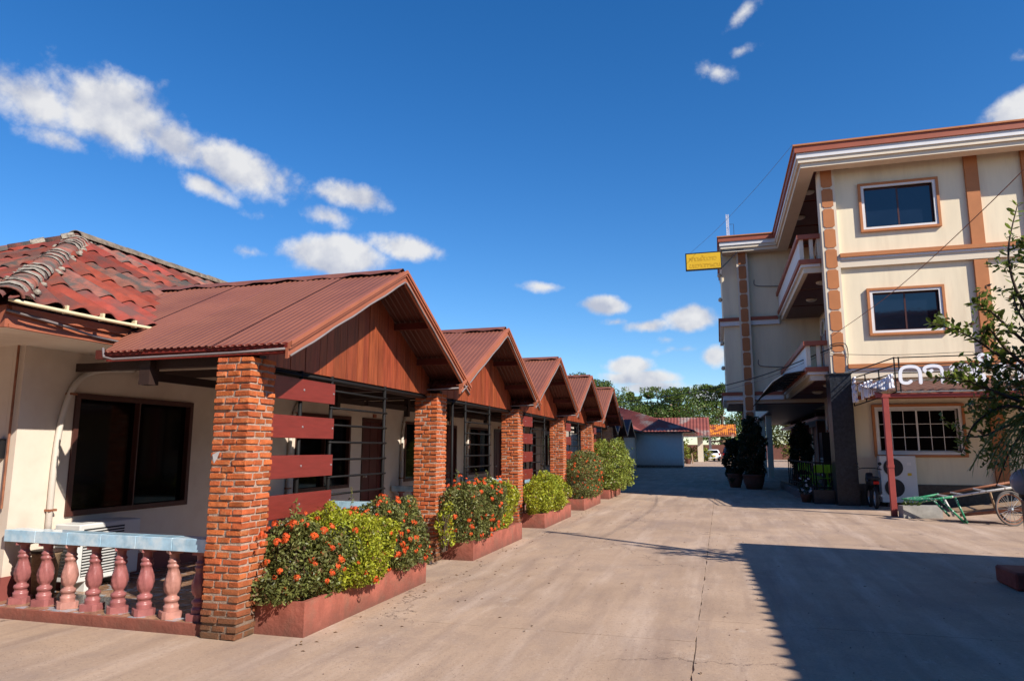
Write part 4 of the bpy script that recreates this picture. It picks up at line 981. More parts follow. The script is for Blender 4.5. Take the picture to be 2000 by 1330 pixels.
for i, (key, y, s) in enumerate((('ho',21.9,.72),('aa',21.3,.60),('ph',20.85,.62),('bo',20.45,.42),('no',20.15,.42),('ko',19.85,.42),('do',19.55,.42),('bo',19.25,.42),('ho',19.02,.5))):
    letter(key, (3.70+.12*(22-y)*1.0,y,2.92+.05*(22-y)), ux, (0,0,1), s*.62, .2, .05, parent=sg)
    if i in (0,3): letter('tone', (3.70+.12*(22-y),y,2.92+.05*(22-y)), ux, (0,0,1), s*.62, .16, .05, parent=sg)
for i in range(3): MB().bar((3.98,20.6,3.10+i*.10),(4.12,18.98,3.14+i*.12), .02, .035).build('letter_strip', M['letter'], sg)

# ---- yellow sign and antenna on the wing
ys_ = thing('yellow_sign', (-.4,30.5,9.7), 'yellow rectangular sign in a black frame on a bracket at the hotel roof', 'sign')
YSX0, YSX1, YSY, YZ0, YZ1 = -1.13, .37, 30.5, 9.24, 10.02
hb('frame', 'black', (YSX0,YSX1,YSY,YSY+.12,YZ0,YZ1), parent=ys_)
hb('face', 'yellow', (YSX0+.05,YSX1-.03,YSY-.006,YSY-.001,YZ0+.05,YZ1-.05), parent=ys_)
for row, (zz, keys) in enumerate(((9.66,('ho','ko','do','ph','am','bo','do','aa','wo')),(9.36,('bo','no','wo','aa','do','ko','aa','ph','wo','no')))):
    xx = YSX0+.16+.02*row
    for kx in keys: letter(kx, (xx,YSY-.012,zz), (1,0,0), (0,0,1), .15, .16, -.004, 'faded_letter', 'signink', ys_); xx += .128
for a, b in (((.37,30.56,10.02),(1.3,30.56,10.03)),((.37,30.56,9.28),(1.05,30.62,9.95))): MB().bar(a,b,.04,.04).build('bracket', M['black'], ys_)
an = thing('antenna_mast', (.75,33,10.7), 'white lattice antenna mast with small blue bracket on the wing roof', 'antenna')
for dx, dy in ((0,0),(.1,0),(.05,.09)): MB().tube([(.70+dx,33+dy,10.7),(.70+dx,33+dy,12.45)], .012, 5).build('mast_leg', M['white'], an)
for i in range(14): MB().tube([(.70,33,10.75+i*.12),(.80,33,10.81+i*.12),(.75,33.09,10.87+i*.12),(.70,33,10.87+i*.12)], .007, 4).build('lattice', M['white'], an)
MB().tube([(.82,33,11.25),(1.02,33,11.25),(1.02,33,11.95),(.84,33,11.95)], .012, 5).build('side_bracket', M['carblue'], an)

# ------------------------------------------------------------------ things in front of the hotel
ou = thing('outdoor_unit', (4.72,22.25,0), 'tall white twin-fan outdoor air conditioner against the hotel front wall', 'air conditioner')
MB().box(4.27,5.18,22.05,22.38,.12,1.40).build('casing', M['acwhite'], ou, bevel=.01)
for z in (1.08,.52):
    MB().lathe([(.245,0),(.245,.006),(.0,.007)], (4.60,22.042,z), 28, 'y').build('fan_opening', M['acdark'], ou)
    for r in (.08,.14,.2,.245): MB().tube([(4.60+r*math.cos(t),22.034,z+r*math.sin(t)) for t in np.linspace(0,2*math.pi,25)], .005, 4).build('fan_guard', M['acdark'], ou)
for nm, m, b in (('label_plate','plate',(4.95,5.05,22.040,22.049,.86,.93)),('label_plate','white',(4.95,5.06,22.040,22.049,1.14,1.22))): hb(nm, m, b, parent=ou)
for x in (4.4,5.0): hb('foot', 'acdark', (x,x+.06,22.06,22.36,0,.12), parent=ou)
boxp = thing('concrete_planter', (4.4,18.7,0), 'grey concrete box planter beside the red canopy post', 'planter')
MB().prism([(4.02,18.60,0),(4.88,18.78,0),(4.82,19.06,0),(3.98,18.90,0)], (0,0,.28)).build('box', M['concrete'], boxp)
P = blob(160,(4.25,18.8,.32),(.22,.1,.08),5); put('weeds', leaf_mesh('weeds',P,.06,.4), M['leaftree'], boxp)
# handcart
ct = thing('handcart', (5.6,17.8,0), 'green and white handcart with bicycle wheels tipped on its front legs', 'cart')
def cw(u, v, y):     # point of the cart from where it stands in the yard
    return v3(u, v, y)
def v3(u, v, y):
    d = px_dir(u, v); t = y/d.y; return (d.x*t, y, CAM_H+d.z*t)
A0 = Vector((4.22,18.0,.42)); A1 = Vector((6.2,17.3,.86)); B0 = Vector((4.02,18.45,.42)); B1 = Vector((6.2,18.05,.90))
for nm, a, b in (('near_rail',A0,A1),('far_rail',B0,B1)):
    mid = a.lerp(b, .32)
    MB().tube([a,mid], .026, 8).build('handle_rail', M['greenpaint'], ct, True); MB().tube([mid,b], .026, 8).build('handle_rail', M['whitechip'] if a is A0 else M['rust'], ct, True)
MB().prism([tuple(B0+Vector((-.06,0,.02))), tuple(A0+Vector((-.06,0,.02))), tuple(A0.lerp(A1,.12)+Vector((0,0,.02))), tuple(B0.lerp(B1,.12)+Vector((0,0,.02)))], (0,0,.02)).build('handle_plate', M['greenpaint'], ct)
for t in (.30,.42,.62,.82): MB().tube([A0.lerp(A1,t), B0.lerp(B1,t)], .018, 6).build('cross_bar', M['whitechip'], ct)
for a, b, m in (((4.62,17.95,.50),(5.02,17.72,.0),'greenpaint'),((4.56,18.35,.48),(4.86,18.2,.10),'greenpaint'),((4.90,17.85,.56),(5.05,17.70,.0),'greenpaint'),((4.78,18.3,.54),(4.90,18.05,.12),'whitechip'),((5.5,17.6,.70),(5.6,17.7,.34),'oldwood')): MB().tube([a,b], .024, 7).build('leg', M[m], ct, True)
MB().prism([(4.95,17.95,.20),(6.3,17.45,.42),(6.3,18.1,.46),(4.9,18.4,.22)], (0,0,.035)).build('deck_board', M['oldwood'], ct)
MB().bar((4.98,17.9,.16),(6.2,17.42,.36), .04, .07).build('side_board', M['rust'], ct)
def wheel(c, r, axis_y, parent, spokes=18):
    c = Vector(c); ax = Vector(axis_y).normalized(); e1 = ax.orthogonal().normalized(); e2 = ax.cross(e1)
    ring = [c+(e1*math.cos(t)+e2*math.sin(t))*r for t in np.linspace(0,2*math.pi,33)]
    w = MB().tube(ring, .022, 8, False).build('wheel', M['tyregrey'], parent, True)
    MB().tube([c+(p-c)*.93 for p in ring], .012, 6, False).build('rim', M['rust'], w, True)
    sp = MB()
    for i in range(spokes): p = c+(ring[int(i*32/spokes)]-c)*.93; sp.tube([c+ax*(.02 if i%2 else -.02), p], .0035, 4)
    sp.build('spokes', M['steel'], w); MB().tube([c-ax*.05,c+ax*.05], .025, 8).build('hub', M['steel'], w)
wheel((5.80,17.42,.34), .33, (.38,-.93,.1), ct); wheel((6.05,18.15,.34), .33, (.38,-.93,.1), ct)
MB().tube([(5.80,17.42,.34),(6.05,18.15,.34)], .02, 6).build('axle', M['rust'], ct)
# motorbike
mbk = thing('motorbike', (3.95,21.75,0), 'black motorbike parked beside the granite column, seen from behind', 'motorbike')
def mw(y): 
    c = Vector((3.95,y,.28)); ring = [c+Vector((0,math.cos(t),math.sin(t)))*.245 for t in np.linspace(0,2*math.pi,25)]
    w = MB().tube(ring, .045, 8, False).build('wheel', M['rubber'], mbk, True); MB().tube([c+(p-c)*.82 for p in ring], .014, 5, False).build('rim', M['steel'], w)
    s = MB()
    for i in range(10): s.tube([c, c+(ring[int(i*2.4)]-c)*.82], .008, 4)
    s.build('spokes', M['steel'], w)
mw(21.25); mw(22.05)
MB().prism([(3.86,21.1,.62),(3.86,21.55,.60),(3.86,21.85,.45),(3.86,22.05,.75),(3.86,21.9,.95),(3.86,21.75,.70),(3.86,21.15,.78)], (.18,0,0)).build('body', M['black'], mbk, bevel=.02)
MB().box(3.84,4.06,21.05,21.65,.76,.85).build('seat', M['rubber'], mbk, bevel=.025)
MB().tube([(3.62,21.92,1.02),(3.80,21.98,1.06),(4.10,21.98,1.06),(4.28,21.92,1.02)], .015, 6).build('handlebar', M['black'], mbk)
MB().tube([(3.95,21.95,1.02),(3.95,22.08,.30)], .03, 6).build('fork', M['steel'], mbk)
MB().box(3.88,4.02,21.0,21.06,.66,.74).build('tail_lamp', M['redlamp'], mbk, bevel=.01)
MB().prism([(3.92,20.98,.50),(3.98,20.98,.50),(3.98,21.12,.66),(3.92,21.12,.66)], (0,.01,0)).build('mudguard', M['black'], mbk)
for s in (-1,1): MB().lathe([(.0,0),(.05,.008),(.05,.014)], (3.95+s*.30,21.95,1.18), 10, 'y').build('mirror', M['black'], mbk); MB().tube([(3.95+s*.22,21.95,1.04),(3.95+s*.30,21.95,1.17)], .007, 5).build('mirror_stem', M['black'], mbk)
MB().tube([(4.06,21.7,.3),(4.08,21.1,.36)], .035, 8).build('exhaust', M['steel'], mbk)
# potted trees under the wing
def pot_tree(x, y, h, r, lab, seed, pr=.38):
    t = thing('potted_tree', (x,y,0), lab, 'potted plant', 'potted trees under the hotel wing')
    MB().lathe([(pr*.7,0),(pr*.95,.3),(pr,.5),(pr*1.06,.52),(pr*1.06,.58),(pr*.92,.58),(pr*.9,.5)], (x,y,0), 20).build('pot', M['clay'], t, True)
    MB().tube([(x,y,.5),(x+.05,y,1.2),(x,y,h*.7)], [.06,.05,.03], 7).build('trunk', M['bark'], t, True)
    P = np.concatenate([blob(3000,(x,y,h*.55),(r,r,h*.42),seed,rough=.5,sq=2), blob(700,(x,y,h*.88),(r*.55,r*.55,h*.16),seed+1,rough=.6,sq=2)])
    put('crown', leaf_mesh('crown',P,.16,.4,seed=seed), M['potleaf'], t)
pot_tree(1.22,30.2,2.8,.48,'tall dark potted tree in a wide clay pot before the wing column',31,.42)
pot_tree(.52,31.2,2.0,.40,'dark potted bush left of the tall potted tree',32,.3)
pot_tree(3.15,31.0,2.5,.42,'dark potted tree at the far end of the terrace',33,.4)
fp = thing('white_flower_pot', (2.55,23.6,0), 'small pot of white flowers at the terrace kerb corner', 'potted plant')
MB().lathe([(.12,0),(.17,.22),(.18,.24),(.15,.24)], (2.42,23.3,0), 14).build('pot', M['clay'], fp, True)
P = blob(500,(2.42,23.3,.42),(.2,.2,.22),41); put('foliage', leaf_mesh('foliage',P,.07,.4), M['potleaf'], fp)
for i in range(14): 
    q = blob(1,(2.42,23.3,.48),(.2,.2,.26),60+i)[0]; put('flower', FL[0].copy(), None, fp, tuple(q), (random.random(),random.random(),0), (.9,.9,.9)).data.materials.clear()
    COL.objects[-1].data.materials.append(M['white'])

# ------------------------------------------------------------------ wires and poles
wr = [('black twisted power cable sagging across the drive to the hotel corner',[(3.3,22.35,4.55),(1.2,26.5,4.1),(-2,32,3.95),(-7.2,42,4.2)],.018,'blackcable'),
      ('pale thin telephone wire strung below the black power cable',[(3.3,22.35,4.48),(1.2,26.5,3.95),(-2,32,3.72),(-7.2,42,4.0)],.008,'cable'),
      ('thin black service wire rising from the hotel corner to the upper right',[(3.3,22.38,4.9),(4.0,17.6,5.2),(4.6,13.2,5.75),(5.24,9.0,6.55)],.008,'rust'),
      ('faint thin wire sagging against the sky from the roof corner to the yellow sign',[(2.5,21.7,10.75),(1.6,26,11.0),(.3,31,11.2),(-1.0,34,11.0)],.006,'cable')]
for lab, pts, r, m in wr: tag(MB().tube(catmull(pts,8), r, 6).build('overhead_wire', M[m], None, True), lab, 'wire', 'overhead wires')
cl_ = thing('corner_cable_loop', (3.47,22.4,4.5), 'black cable loops strapped to the hotel corner column', 'cable')
MB().tube(catmull([(3.22,22.39,4.62),(3.4,22.36,4.68),(3.66,22.37,4.66),(3.72,22.38,4.4),(3.70,22.38,4.1),(3.74,22.40,3.9)],5), .014, 5).build('loop', M['blackcable'], cl_, True)
MB().tube(catmull([(3.22,22.39,4.40),(3.5,22.38,4.36),(5,22.36,4.28),(7.2,22.34,4.3)],5), .008, 5).build('strand', M['blackcable'], cl_, True)
up_ = thing('utility_pole', (5.2,8.2,0), 'slender utility pole standing out of sight at right that throws the long thin shadow', 'pole')
MB().tube([(5.2,8.2,0),(5.24,9.0,7.6)], [.085,.055], 12).build('shaft', M['concrete'], up_, True); MB().bar((4.9,9.0,7.3),(5.6,9.0,7.3),.06,.06).build('cross_arm', M['oldwood'], up_)

# gate shelter roof behind the viewer on the right, whose pointed eave tiles shade the slab
gl = thing('gate_shelter', (8,5,0), 'tiled gate shelter right of the viewer whose pointed eave tiles throw the saw-tooth shadow', 'shelter')
gx, gz, gyN = 4.85, 4.0, 10.35
MB().prism([(gx+.45,-4,gz),(gx,gyN+.1,gz),(13,gyN-1.3,gz+.9),(13,-4,gz+.9)], (0,0,.1)).build('roof_deck', M['tiledark'], gl)
for i in range(48):
    y = -4+i*.3
    gq = gx+.45*(gyN-y)/(gyN+4)
    MB().prism([(gq+.05,y,gz+.03),(gq-.21,y+.15,gz-.02),(gq+.05,y+.3,gz+.03)], (0,0,.02)).build('eave_tile', M['tile'], gl)
for x, y in ((5.4,9.2),(5.4,3),(5.4,-3)): MB().box(x-.12,x+.12,y-.12,y+.12,0,4.05).build('post', M['redpost'], gl)
MB().box(6.6,12.6,-3.5,8.0,0,4.1).build('lodge_wall', M['brownwall'], gl); MB().box(6.55,6.599,2.0,3.0,0,2.1).build('door', M['doorwood'], gl)  # unseen solid block with a door, added to cut sky light from the right

# unseen house blocks added behind the viewer to cut the sky fill
for i, (x0, x1, h) in enumerate(((-30,-17,10.5),(-16.5,-4,12),(-3.5,8,9.5),(8.5,20,11))):
    hs_ = thing('street_house', ((x0+x1)/2,-16,0), ['brown shophouse across the street at the far left behind the viewer','taller shophouse across the street left behind the viewer','low shophouse across the street straight behind the viewer','tall shophouse across the street right behind the viewer'][i], 'building', 'shophouses across the street')
    MB().box(x0,x1,-18,-10,0,h).build('wall', M['brownwall'], hs_); MB().box(x0-.3,x1+.3,-18.3,-9.4,h,h+.25).build('roof', M['redbrown'], hs_)  # wall and roof of the added sky block
    for j in range(int((x1-x0)/2.4)):
        for z in (1.0,4.2): MB().box(x0+.6+j*2.4,x0+2.0+j*2.4,-9.999,-9.95,z,z+1.6).build('window', M['glass'], hs_)  # windows of the added sky block

# ------------------------------------------------------------------ lamp post and tree at the right edge
lp = thing('gate_lamp', (3.36,9.85,0), 'pale globe lamp on a dark post over a red brick base', 'lamp')
MB().box(3.16,3.85,9.55,10.2,0,.20).build('base', M['brickbase'], lp, bevel=.02)
MB().box(3.41,3.53,9.79,9.91,.2,1.0).build('post', M['doorwood'], lp, bevel=.01)
MB().lathe([(.06,0),(.09,.03),(.09,.06),(.05,.07)], (3.47,9.85,1.0), 14).build('collar', M['black'], lp)
MB().lathe([(.05,.0)]+[(.165*math.sin(t),.165-.165*math.cos(t)) for t in np.linspace(.35,math.pi-.02,12)], (3.47,9.85,1.04), 20).build('globe', M['globe'], lp, True)
tr_ = thing('leafy_tree', (4.35,10.1,0), 'leafy young tree leaning in from the right edge above the globe lamp', 'tree')
MB().tube(catmull([(4.35,10.1,0),(4.3,10.0,1.2),(4.1,9.9,2.2),(3.9,9.8,3.0)],5), [.09-.004*i for i in range(16)], 9).build('trunk', M['bark'], tr_, True)
BR = [[(3.95,9.8,2.7),(3.55,9.6,3.3),(3.42,9.5,3.9),(3.56,9.45,4.52)],[(4.0,9.8,2.6),(3.7,9.6,3.3),(3.6,9.5,3.9),(3.66,9.4,4.1)],[(4.0,9.8,2.1),(3.3,9.6,2.65),(2.9,9.5,2.95),(2.53,9.5,3.12)],
      [(3.9,9.8,2.5),(3.4,9.6,3.0),(3.15,9.5,3.25),(2.98,9.45,3.33)],[(3.8,9.8,2.0),(3.1,9.6,2.3),(2.8,9.5,2.42),(2.47,9.5,2.44)],[(3.8,9.8,1.9),(3.3,9.6,2.1),(2.9,9.5,1.9),(2.72,9.5,1.55)],
      [(3.9,9.8,2.2),(3.3,9.5,2.75),(3.1,9.4,3.0),(3.0,9.4,2.85)],[(3.8,9.8,1.8),(3.4,9.7,1.9),(3.0,9.6,1.75),(2.75,9.6,1.75)],[(4,9.9,2.4),(3.6,9.8,2.7),(3.3,9.7,2.6),(3.05,9.7,2.5)],
      [(4,9.9,2.5),(3.7,9.7,2.9),(3.5,9.6,3.2),(3.45,9.6,3.5)],[(4,9.9,2.0),(3.6,9.8,2.2),(3.3,9.7,2.2),(3.0,9.6,2.2)],[(3.8,9.7,1.7),(3.5,9.5,1.9),(3.2,9.4,1.6),(3.0,9.4,1.15)]]
lf = MB(); n_ = 7
prof = [(0,0),(.25,.30),(.55,.44),(.8,.36),(1,0)]
vs = []
for t, w in prof: vs += [(w*.5,t,-.06*w),(0,t,.02*math.sin(t*3)),(-w*.5,t,-.06*w)]
lf.add(vs, [(3*i+j,3*i+j+1,3*i+4+j,3*i+3+j) for i in range(4) for j in range(2)])
leaf_me = lf.mesh('leaf', True); leaf_me.materials.append(M['leafnear'])
lcount = 0; rest = []
def leafput(p, d, s):
    global lcount
    d = Vector(d).normalized(); q = d.to_track_quat('Y','Z').to_euler()
    put('leaf', leaf_me, None, tr_, p, (q.x+random.uniform(-.3,.3), q.y+random.uniform(-.7,.7), q.z), (s,s,s)); lcount += 1
for bi, b in enumerate(BR):
    pts = catmull(b, 9); n = len(pts)
    MB().tube(pts, [.022*(1-i/n)+.004 for i in range(n)], 6).build('branch', M['twig'], tr_, True)
    for i in range(n//4, n):
        ax = (pts[min(i+1,n-1)]-pts[max(i-1,0)]).normalized()
        for s in (-1,1):
            if lcount >= 290 : break
            side = ax.cross(Vector((0,.6,.8))).normalized()*s
            leafput(pts[i]+ax*random.uniform(-.01,.01), side+ax*.5+Vector((random.uniform(-.3,.3),random.uniform(-.4,.4),random.uniform(-.1,.35))), random.uniform(.075,.125))
    for j in range(5):    # side twigs carrying the mass of small leaves
        k0 = pts[int(n*random.uniform(.3,.9))]; tip = k0+Vector((random.uniform(-.3,.25),random.uniform(-.3,.3),random.uniform(-.1,.35)))
        for q in range(16):
            rest.append(k0.lerp(tip, q/15)+Vector((random.gauss(0,.03),random.gauss(0,.03),random.gauss(0,.03))))
P = np.concatenate([np.array([tuple(p) for p in rest]), blob(420,(3.50,9.9,2.55),(.34,.3,.30),71,rough=.9,sq=2), blob(950,(3.52,10.0,1.95),(.40,.3,.46),72,rough=.9,sq=2), blob(500,(3.80,10.0,3.1),(.28,.3,.45),73,rough=.9,sq=2), blob(240,(3.05,9.7,2.5),(.28,.2,.14),74,rough=.9,sq=2)])
stuff(put('crown', leaf_mesh('crown',P,.082,.46,seed=5), M['leafnear'], tr_))
pa = thing('palm_clump', (3.9,9.3,0), 'drooping palm fronds at the right edge in front of the leafy tree', 'palm')
MB().tube([(3.98,9.3,0),(3.9,9.3,1.0),(3.66,9.3,1.95)], [.10,.08,.06], 9).build('trunk', M['bark'], pa, True)
for i in range(9):
    a = math.pi*(.55+.9*i/8)+random.uniform(-.1,.1); d = Vector((math.cos(a),math.sin(a)*.6,0)); l = random.uniform(.65,.95)
    ps = [Vector((3.66,9.3,1.95))+d*l*t+Vector((0,0,.55*t-1.15*t*t)) for t in np.linspace(0,1,9)]
    fr = MB(); fr.tube(ps, .008, 4)
    for j in range(1,9):
        for s in (-1,1):
            for h in (0,.5):
                p = ps[j-1].lerp(ps[j],h); ax = (ps[j]-ps[j-1]).normalized(); sd = ax.cross(Vector((0,0,1))).normalized()*s
                tip = p+(sd*.7+ax*.9+Vector((0,0,-.25))).normalized()*random.uniform(.22,.34); w = ax*.012
                fr.add([p-w,p+w,tip.lerp(p,.4)+w*.8+Vector((0,0,.02)),tip,tip.lerp(p,.4)-w*.8+Vector((0,0,.02))], [(0,1,2,3,4)])
    fr.build('frond', M['leafpalm'], pa)

# ------------------------------------------------------------------ far end of the yard
fr_ = thing('far_motel_wing', (-8,55,0), 'far white-walled motel wing with red ribbed roof in the hotel shadow', 'building')
def ribroof(p0, p1, p2, p3, n, m, parent, name='roof_slope'):
    """p0-p1 eave, p3-p2 ridge, n ribs"""
    p0, p1, p2, p3 = map(Vector, (p0,p1,p2,p3)); nr = (p1-p0).cross(p3-p0).normalized(); vs = []
    for a, b in ((p0,p1),(p3,p2)):
        for i in range(2*n+1): vs.append(a.lerp(b, i/(2*n))+nr*(.07*(i % 2)))
    k = 2*n+1
    return MB().add(vs, [(i,i+1,k+i+1,k+i) for i in range(2*n)]).build(name, M[m], parent)
# long slope continuing the row, then the projecting end wing
ribroof((-6.3,34,2.95),(-6.3,61,2.95),(-9.2,61,4.9),(-9.2,34,4.9), 54, 'fartile', fr_)
ribroof((-13,60.3,3.05),(-2.1,60.3,3.08),(-9.2,67.4,5.5),(-13,67.4,5.5), 34, 'fartile', fr_)
ribroof((-2.1,60.3,3.08),(-2.1,74,3.08),(-9.2,67.5,5.5),(-9.2,67.4,5.5), 20, 'fartile', fr_)
MB().box(-12,-6.95,34,61,0,2.95).build('row_wall', M['wall'], fr_)
MB().box(-12,-3.1,61.01,63.2,0,3.0).build('end_wall', M['farwall'], fr_)
MB().box(-12,-2.2,60.35,73.9,2.94,3.03).build('eave_board', M['maroondark'], fr_)
MB().box(-6.94,-3.08,60.98,61.009,0,.22).build('wall_base', M['ridge'], fr_)
for k in range(3):
    y = 37.0+4.2*k; t = thing('far_porch_gable', (-6,y,0), ['dark shaded porch gable first beyond the sunlit row','dark shaded porch gable second beyond the sunlit row','dark shaded porch gable nearest the far white wall'][k], 'porch roof', 'shaded porch gables')
    for s in (-1,1): 
        MB().prism([(-5.5,y,3.46),(-5.5,y+s*2.1,2.42),(-5.5,y+s*2.1,2.34),(-5.5,y,3.38)], (-2.2,0,0)).build('roof_slope', M['porchroof'], t)
        MB().bar((-5.47,y,3.40),(-5.47,y+s*2.1,2.36), .05, .13).build('bargeboard', M['barge'], t)
    MB().prism([(-5.9,y-2,2.36),(-5.9,y+2,2.36),(-5.9,y,3.36)], (-.04,0,0)).build('gable_panel', M['plank'], t)
    MB().box(-6.0,-5.7,y-2.2,y-1.9,0,2.4).build('post', M['brick'], t)
gr_ = thing('red_roofed_shelter', (-3,88,0), 'red and grey ribbed roof on a cream column beyond the white wall', 'shelter')
ribroof((-9,86,3.1),(-1.2,86,3.1),(-1.3,90,5.4),(-9,90,5.4), 20, 'fartile', gr_)
ribroof((-1.2,94,3.1),(-9,94,3.1),(-9,90,5.4),(-1.3,90,5.4), 20, 'fartile', gr_)
MB().prism([(-1.22,86,3.1),(-1.22,94,3.1),(-1.3,90,5.4)], (-.06,0,0)).build('gable_end', M['barge'], gr_)
MB().box(-2.75,-2.1,90,90.6,0,3.5).build('column', M['creamtrim'], gr_); MB().box(-8.5,-7.9,90,90.6,0,3.5).build('column', M['creamtrim'], gr_)
MB().box(-9,-1.25,86.1,86.2,2.95,3.08).build('beam', M['creamtrim'], gr_)
go = thing('orange_roofed_gate', (.3,104,0), 'orange glazed tile gate roof beyond the parked cars', 'gate')
ribroof((-1.7,102,3.5),(2.1,102,3.5),(2.1,104,4.95),(-1.7,104,4.95), 14, 'gold', go)
ribroof((2.1,106,3.5),(-1.7,106,3.5),(-1.7,104,4.95),(2.1,104,4.95), 14, 'gold', go)
MB().box(-1.7,2.1,101.95,102.05,3.28,3.46).build('fascia', M['barge'], go)
for x in (-1.6,1.5): MB().box(x,x+.35,103.8,104.2,0,3.6).build('column', M['creamtrim'], go)
MB().box(-1.5,1.8,103.9,104.1,2.5,2.75).build('beam', M['oldwood'], go)
tag(MB().box(-18,12,112,112.4,0,2.2).build('boundary_wall', M['brownwall']), 'dark brown boundary wall behind the parked cars', 'wall')

# cars
def car(name, loc, rot, m, label, plate=True, pickup=False):
    t = thing(name, loc, label, 'car', 'cars parked at the far gate')
    prof = [(-1.9,.35),(-1.92,.75),(-1.85,.98),(-1.55,1.42),(-1.2,1.5),(.1,1.48),(.95,1.02),(1.75,.85),(1.95,.62),(1.95,.35)] if not pickup else [(-2.3,.45),(-2.3,1.02),(-.7,1.04),(-.6,1.65),(-.3,1.75),(.7,1.72),(1.3,1.12),(2.2,1.0),(2.3,.5)]
    def sec(w, f): return [(w*(1-.18*max(0,(z-.95))/.55), y, z) for y, z in prof]
    hw = .84; ring = []
    L_ = sec(-hw,0); R_ = sec(hw,0); n = len(prof)
    body = MB(); body.add(L_+R_, [tuple(range(n)), tuple(range(2*n-1,n-1,-1))]+[(i,n+i,n+(i+1)%n,(i+1)%n) for i in range(n)])
    bm = body.mesh('body'); b2 = bmesh.new(); b2.from_mesh(bm); bmesh.ops.bevel(b2, geom=list(b2.edges), offset=.05, segments=2, affect='EDGES', clamp_overlap=True); b2.to_mesh(bm); b2.free(); bm.shade_smooth()
    def P_(o): o.parent = t; return o
    def lp_(name, mb, mt): 
        o = put(name, mb.mesh(name), mt); o.parent = t; return o
    o = put('body', bm, m); o.parent = t
    if not pickup:
        lp_('rear_window', MB().prism([(-.62,-1.82,1.02),(.62,-1.82,1.02),(.52,-1.60,1.38),(-.52,-1.60,1.38)], (0,-.02,.012)), M['glass'])
        lp_('windscreen', MB().prism([(-.62,.90,1.08),(.62,.90,1.08),(.55,.25,1.42),(-.55,.25,1.42)], (0,.03,.03)), M['glass'])
    else:
        lp_('rear_window', MB().prism([(-.6,-.71,1.12),(.6,-.71,1.12),(.55,-.62,1.6),(-.55,-.62,1.6)], (0,-.02,.01)), M['glass2'])
        lp_('windscreen', MB().prism([(-.62,1.24,1.18),(.62,1.24,1.18),(.55,.78,1.64),(-.55,.78,1.64)], (0,.03,.03)), M['glass2'])
    for s in (-1,1):
        q = [(-1.25,1.03),(.75,1.03),(.1,1.40),(-1.1,1.42)] if not pickup else [(-.5,1.12),(1.1,1.12),(.65,1.62),(-.4,1.64)]
        lp_('side_window', MB().prism([(s*(hw*(1-.18*max(0,z-.95)/.55)+.004),y,z) for y,z in (q if s > 0 else q[::-1])], (s*.008,0,0)), M['glass'])
        lp_('tail_lamp', MB().box(s*.72-.09,s*.72+.09,(-1.94 if not pickup else -2.33),(-1.80 if not pickup else -2.2),.80,1.02), M['redlamp'])
        lp_('mirror', MB().box(s*.90-.07,s*.90+.07,.55,.67,1.0,1.12), m)
        for y in ((-1.2,1.25) if not pickup else (-1.45,1.45)): 
            w = lp_('wheel', MB().lathe([(.20,-.10),(.31,-.09),(.32,0),(.31,.09),(.20,.10)], (s*.76,y,.32), 18, 'x'), M['rubber'])
            r = put('rim', MB().lathe([(.0,0),(.19,.005),(.2,.02)], (s*.76+s*.09,y,.32), 12, 'x').mesh('rim'), M['chrome']); r.parent = w
    lp_('bumper', MB().box(-.80,.80,(-1.98 if not pickup else -2.42),(-1.86 if not pickup else -2.28),.36,.58), m if not pickup else M['chrome'])
    if plate: lp_('number_plate', MB().box(-.24,.24,(-1.99 if not pickup else -2.44),(-1.97 if not pickup else -2.425),.62,.76), M['plate'])
    t.rotation_euler = (0,0,rot)
car('parked_car', (-1.35,97,0), R(14), M['carwhite'], 'white hatchback parked near the orange roofed gate')
car('parked_car', (1.0,93,0), R(0), M['carblue'], 'dark blue pickup half hidden by the potted trees', pickup=True)
kart = thing('parked_motorcycle', (-.15,97.5,0), 'small pale motorcycle between the white car and the dark pickup', 'motorbike')
for y in (-.6,.6): MB().lathe([(.2,-.04),(.3,-.03),(.3,.03),(.2,.04)], (-.15,97.5+y,.3), 16, 'x').build('wheel', M['rubber'], kart)
MB().prism([(-.27,96.7,.55),(-.27,97.6,.5),(-.27,98.0,.95),(-.27,97.7,.85),(-.27,96.8,.82)], (.24,0,0)).build('body', M['white'], kart, bevel=.03)
MB().tube([(-.5,98,1.05),(.2,98,1.05)], .02, 6).build('handlebar', M['chrome'], kart)
# bed of ornamental plants at the shelter foot
pb = thing('garden_bed', (-3.2,86,0), 'small shrubs and pots at the foot of the cream column', 'plants')
P = np.concatenate([blob(500,(-3.9,80.5,1.2),(.5,.5,1.2),81,rough=.7,sq=2), blob(900,(-2.8,92,.9),(1.6,.8,.9),82,rough=.7,sq=2)]); put('foliage', leaf_mesh('foliage',P,.28,.5), M['leafsun'], pb)
MB().lathe([(.25,0),(.35,.5),(.38,.52)], (-3.4,77.5,0), 12).build('pot', M['clay'], pb); MB().bar((-2.9,77.2,0),(-3.0,77.4,1.1),.1,.1).build('post', M['oldwood'], pb)
hedge_bank = MB()

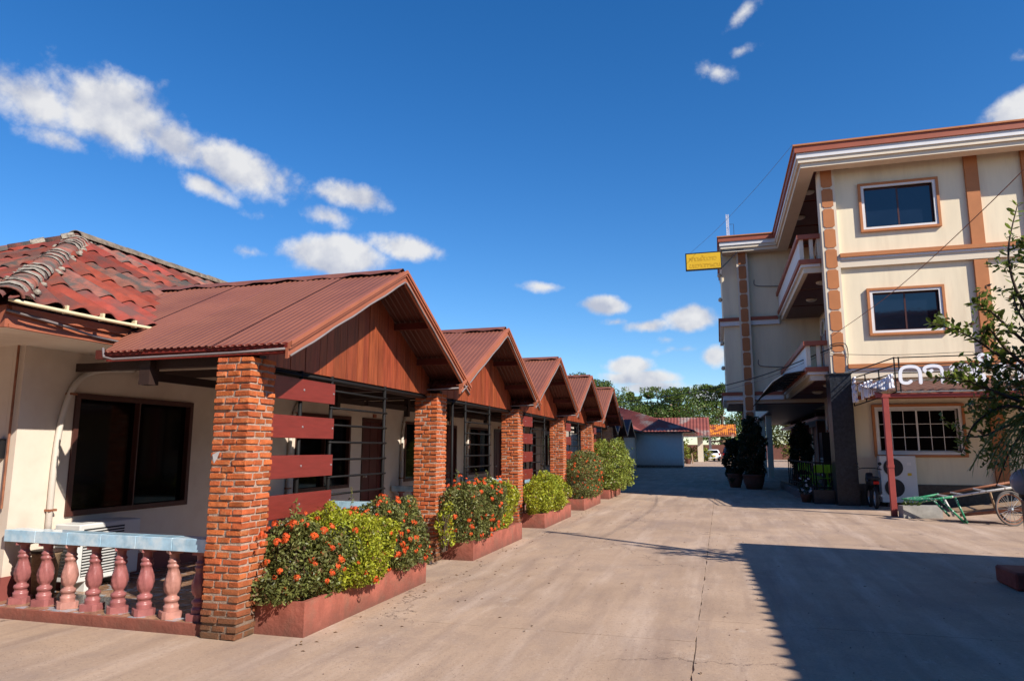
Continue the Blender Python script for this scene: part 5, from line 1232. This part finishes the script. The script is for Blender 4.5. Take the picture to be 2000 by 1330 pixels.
# trees beyond
def tree(name, x, y, h, w, lab, seed, m='leaftree', n=9000, leaf=.42, layers=9, flat=.35, low=.25):
    t = thing(name, (x,y,0), lab, 'tree', 'trees beyond the far roofs'); rs = random.Random(seed)
    top = (x+rs.uniform(-.5,.5), y, h*.55)
    MB().tube(catmull([(x,y,0),(x+rs.uniform(-.3,.3),y,h*.25),top],5), [.42*h/12*(1-.05*i) for i in range(11)], 9).build('trunk', M['bark'], t, True)
    cl = []; lim = MB()
    for i in range(layers):
        a = rs.uniform(0,2*math.pi); rr = w*math.sqrt(rs.random())*.8; z = h*(low+(.97-low)*rs.random()); 
        shrink = 1-.5*max(0,(z/h-.6)/.4); c = (x+rr*math.cos(a)*shrink, y+rr*math.sin(a)*.7*shrink, z)
        r = w*rs.uniform(.26,.46)*shrink
        cl.append(blob(n//layers, c, (r,r,r*flat*rs.uniform(.8,1.3)), seed*20+i, shell=.3, rough=.9, sq=2, ns=.55))
        lim.tube([top,( (top[0]+c[0])/2,(top[1]+c[1])/2,(top[2]+c[2])/2-.3),c], [.16,.1,.04], 5)
    lim.build('limb', M['bark'], t)
    put('crown', leaf_mesh('crown', np.concatenate(cl), leaf, .55, .8, seed=seed), M[m], t)
tree('rain_tree', -8.5,122,11.6,9.5,'broad spreading dark green tree behind the red far roofs',1,n=16000,layers=34,flat=.32,low=.38)
tree('rain_tree', 0.0,128,13.0,6.5,'dark green tree close to the hotel wing corner',2,n=9000,layers=18,flat=.45,low=.3)
tree('bushy_tree', -20.5,118,14.2,6.0,'rounded pale green tree left of the broad tree, above the last gables',3,n=11000,layers=20,flat=.7,low=.4,leaf=.34)
tree('bushy_tree', -14.5,132,12.0,6.0,'small green tree filling the gap behind the spreading tree',4,n=8000,layers=16,flat=.6,low=.3)
tree('bamboo_clump', 8.5,96,8.5,4.0,'sunlit yellow-green bamboo seen through the passage under the hotel wing',5,m='leafsun',n=8000,layers=18,flat=1.2,low=.1,leaf=.34)
tree('bushy_tree', 3.5,118,9,5.0,'dark bushy tree behind the passage under the wing',6,n=6000,layers=14,flat=.7,low=.15)
tree('bushy_tree', -30,140,12,7.0,'green tree hidden far behind the motel roofs',7,n=5000,layers=14,flat=.6,low=.2)
